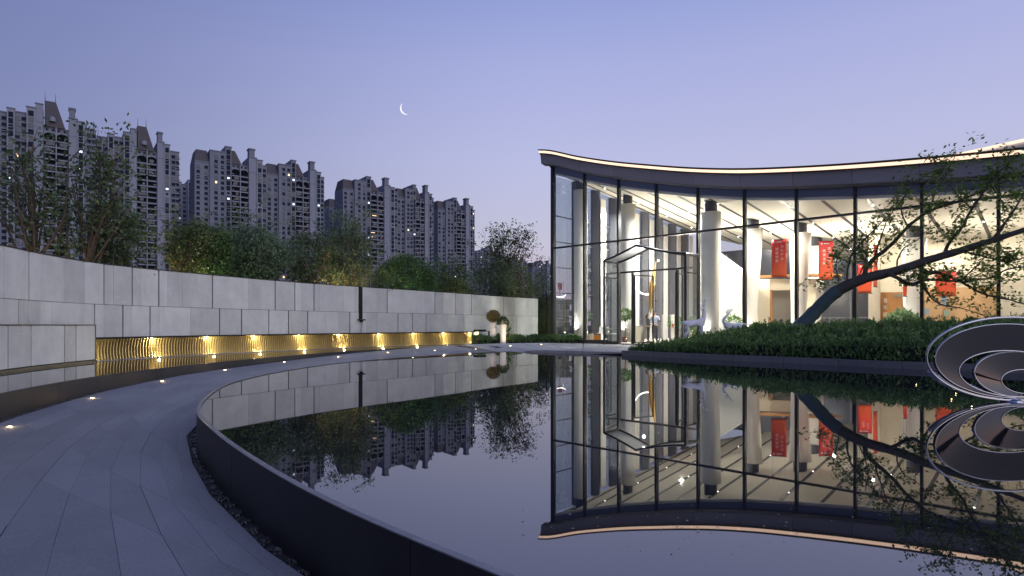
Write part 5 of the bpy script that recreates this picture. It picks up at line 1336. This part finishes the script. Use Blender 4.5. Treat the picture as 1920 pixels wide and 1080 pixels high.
p = px(953, 0, 33.9); o = empty('spiky_plant', (p.x, 33.9, .05), 0, 'dark spiky palm like plant behind the white cylinder planter', 'plant'); mb = MB()
for i in range(46):
    d = rdir(r); d.z = d.z*.8+.15; d.normalize(); mb.leaf(Vector((0, 0, .62)), d, Vector((0, 0, 1)), r.uniform(.45, .72), .06)
mb.build('leaves', LF_GR, o); mb = MB(); mb.tube([(0, 0, 0), (.02, 0, .62)], [.06, .045], 8); mb.build('trunk', BARK, o)
lamp('planter_spot', 'SPOT', (p.x+.5, 31.9, .30), 110, (1, .72, .38), None, .05, target=(p.x-.3, 33.6, 1.0), spot=math.radians(60))
lamp('wall_end_wash', 'SPOT', (1.0, 36.4, .3), 260, (1.0, .90, .66), None, .1, target=(.2, 41, 1.6), spot=math.radians(80))
for i, (x, y) in enumerate([(957, 649), (1015, 646.5)]):
    q = gp(x, y, .1); o = empty('plaza_light', (q.x, q.y, plv(.3, .5).z+.001), 0, ('small warm light at the plaza edge below the white planters', 'small warm light before the low hedge near the pavilion corner')[i], 'lamp', 'lights along the plaza edge')
    mb = MB(); mb.lathe([(.05, -.02), (.05, .010), (.04, .012)], 12); mb.build('ring', RIMTOP, o)
    mb = MB(); mb.lathe([(.036, .011), (.034, .022), (.02, .026)], 12); mb.build('lens', LENS, o)
p = px(1025, 0, 40.0); o = empty('lamp_post', (p.x, 40, -.3), 0, 'slim black lamp post in the gap beside the pavilion', 'lamp post'); mb = MB(); mb.tube([(0, 0, 0), (0, 0, 3.6)], [.035, .03], 8); mb.build('pole', BLACK, o); mb = MB(); mb.bar((-.22, 0, 3.45), (.05, 0, 3.45), .04); mb.build('arm', BLACK, o); mb = MB(); mb.box((-.22, 0, 3.40), (.16, .10, .06)); mb.build('head', BLACK, o)
RUB = mat('rubble_stone', (.34, .29, .21), .85, noise=.35, nscale=4, bump=.5, bscale=8, rand=.2)
rw = empty('rubble_wall', px(1022, 0, 49.5)*1.0, 0, 'tan rubble stone wall in the gap beside the pavilion', 'wall'); rw.location.z = -.5
r = random.Random(8)
for j in range(8):
    x = -1.6+r.uniform(-.3, 0)
    while x < 2.0:
        w = r.uniform(.35, .75); mb = MB(); mb.box((x+w/2, r.uniform(-.04, .04), .28+j*.47), (w-.03, .4, .44), r.uniform(-.03, .03), top=.96); mb.build('stone', RUB, rw, bevel=.03); x += w
o = empty('red_sign', px(1050, 543, 52), 0, 'small red sign seen through the left end of the glass', 'sign'); mb = MB(); mb.box((0, 0, .3), (.38, .05, .6)); mb.build('board', mat('red_sign_face', (.6, .03, .03), .5), o); mb = MB(); mb.tube([(0, .03, -4), (0, .03, .3)], .03, 6); mb.build('post', BLACK, o)

# trees behind the pavilion, seen dimly through the glass
tpx(1130, 60, 1090, 1180, 420, 600, leaves=900, lsize=.25, lmat=LF_DK, label='dark tree seen through the second glass bay', seed=61, stems=1, nb=16, tr=.12, clump=.4, fill=.1, group='trees behind the pavilion')
tpx(1240, 64, 1200, 1290, 420, 600, leaves=700, lsize=.25, lmat=LF_DK, label='thin dark tree seen through the glass above the doorway', seed=62, stems=1, nb=18, tr=.12, clump=.4, fill=.1, group='trees behind the pavilion')

# ------------------------------------------------------------------ moon
MOON = mat('moon_face', (1, 1, 1), .9, emit=(1, .98, .94), estr=.65)
mp_ = px(762, 203, 5200); mb = MB(); R_ = 56.0; n = 24; fr = []; 
for i in range(n+1):
    a = math.radians(118+150*i/n); c1 = Vector((math.cos(a), 0, math.sin(a)))*R_
    w = math.sin(math.pi*i/n)**.9*12.0; c2 = c1-c1.normalized()*w; fr.append((c1, c2))
for c1, c2 in fr: mb.v += [tuple(c1), tuple(c2), tuple(c2+Vector((0, 4, 0))), tuple(c1+Vector((0, 4, 0)))]
for i in range(n):
    a = i*4
    for j in range(4): mb.f.append([a+j, a+4+j, a+4+(j+1) % 4, a+(j+1) % 4]); mb.mi.append(0)
mo = mb.build('moon', MOON, None, loc=mp_); mo.rotation_euler = (0, math.radians(-14), 0)
tag(mo, 'thin white crescent moon in the dusk sky', 'moon')

# ------------------------------------------------------------------ bits of leaf floating on the pool
r = random.Random(77); mb = MB()
for _ in range(110):
    x = r.gauss(1330, 260); y = r.gauss(985, 22) if r.random() < .75 else r.uniform(700, 1060)
    p = gp(min(1900, max(980, x)), y, .003); a = r.uniform(0, 6.28); L = r.uniform(.003, .009); d = Vector((math.cos(a), math.sin(a), 0)); q = Vector((-d.y, d.x, 0))*L*.4
    mb.add([p-d*L-q, p+d*L-q, p+d*L*.6+q+Vector((0, 0, .002)), p-d*L+q], [(0, 1, 2, 3)])
tag(mb.build('floating_leaves', mat('fallen_leaf', (.30, .27, .22), .7)), 'scattered tiny fallen leaves floating on the still pool', 'leaves', kind='stuff')

# lettering becomes plain mesh
bpy.context.view_layer.update(); dg = bpy.context.evaluated_depsgraph_get()
for t_ in TEXTS:
    me = bpy.data.meshes.new_from_object(t_.evaluated_get(dg)); n_ = t_.name
    o = bpy.data.objects.new('character', me); COL.objects.link(o); o.parent = t_.parent; o.location = t_.location; o.rotation_euler = t_.rotation_euler
    bpy.data.objects.remove(t_)
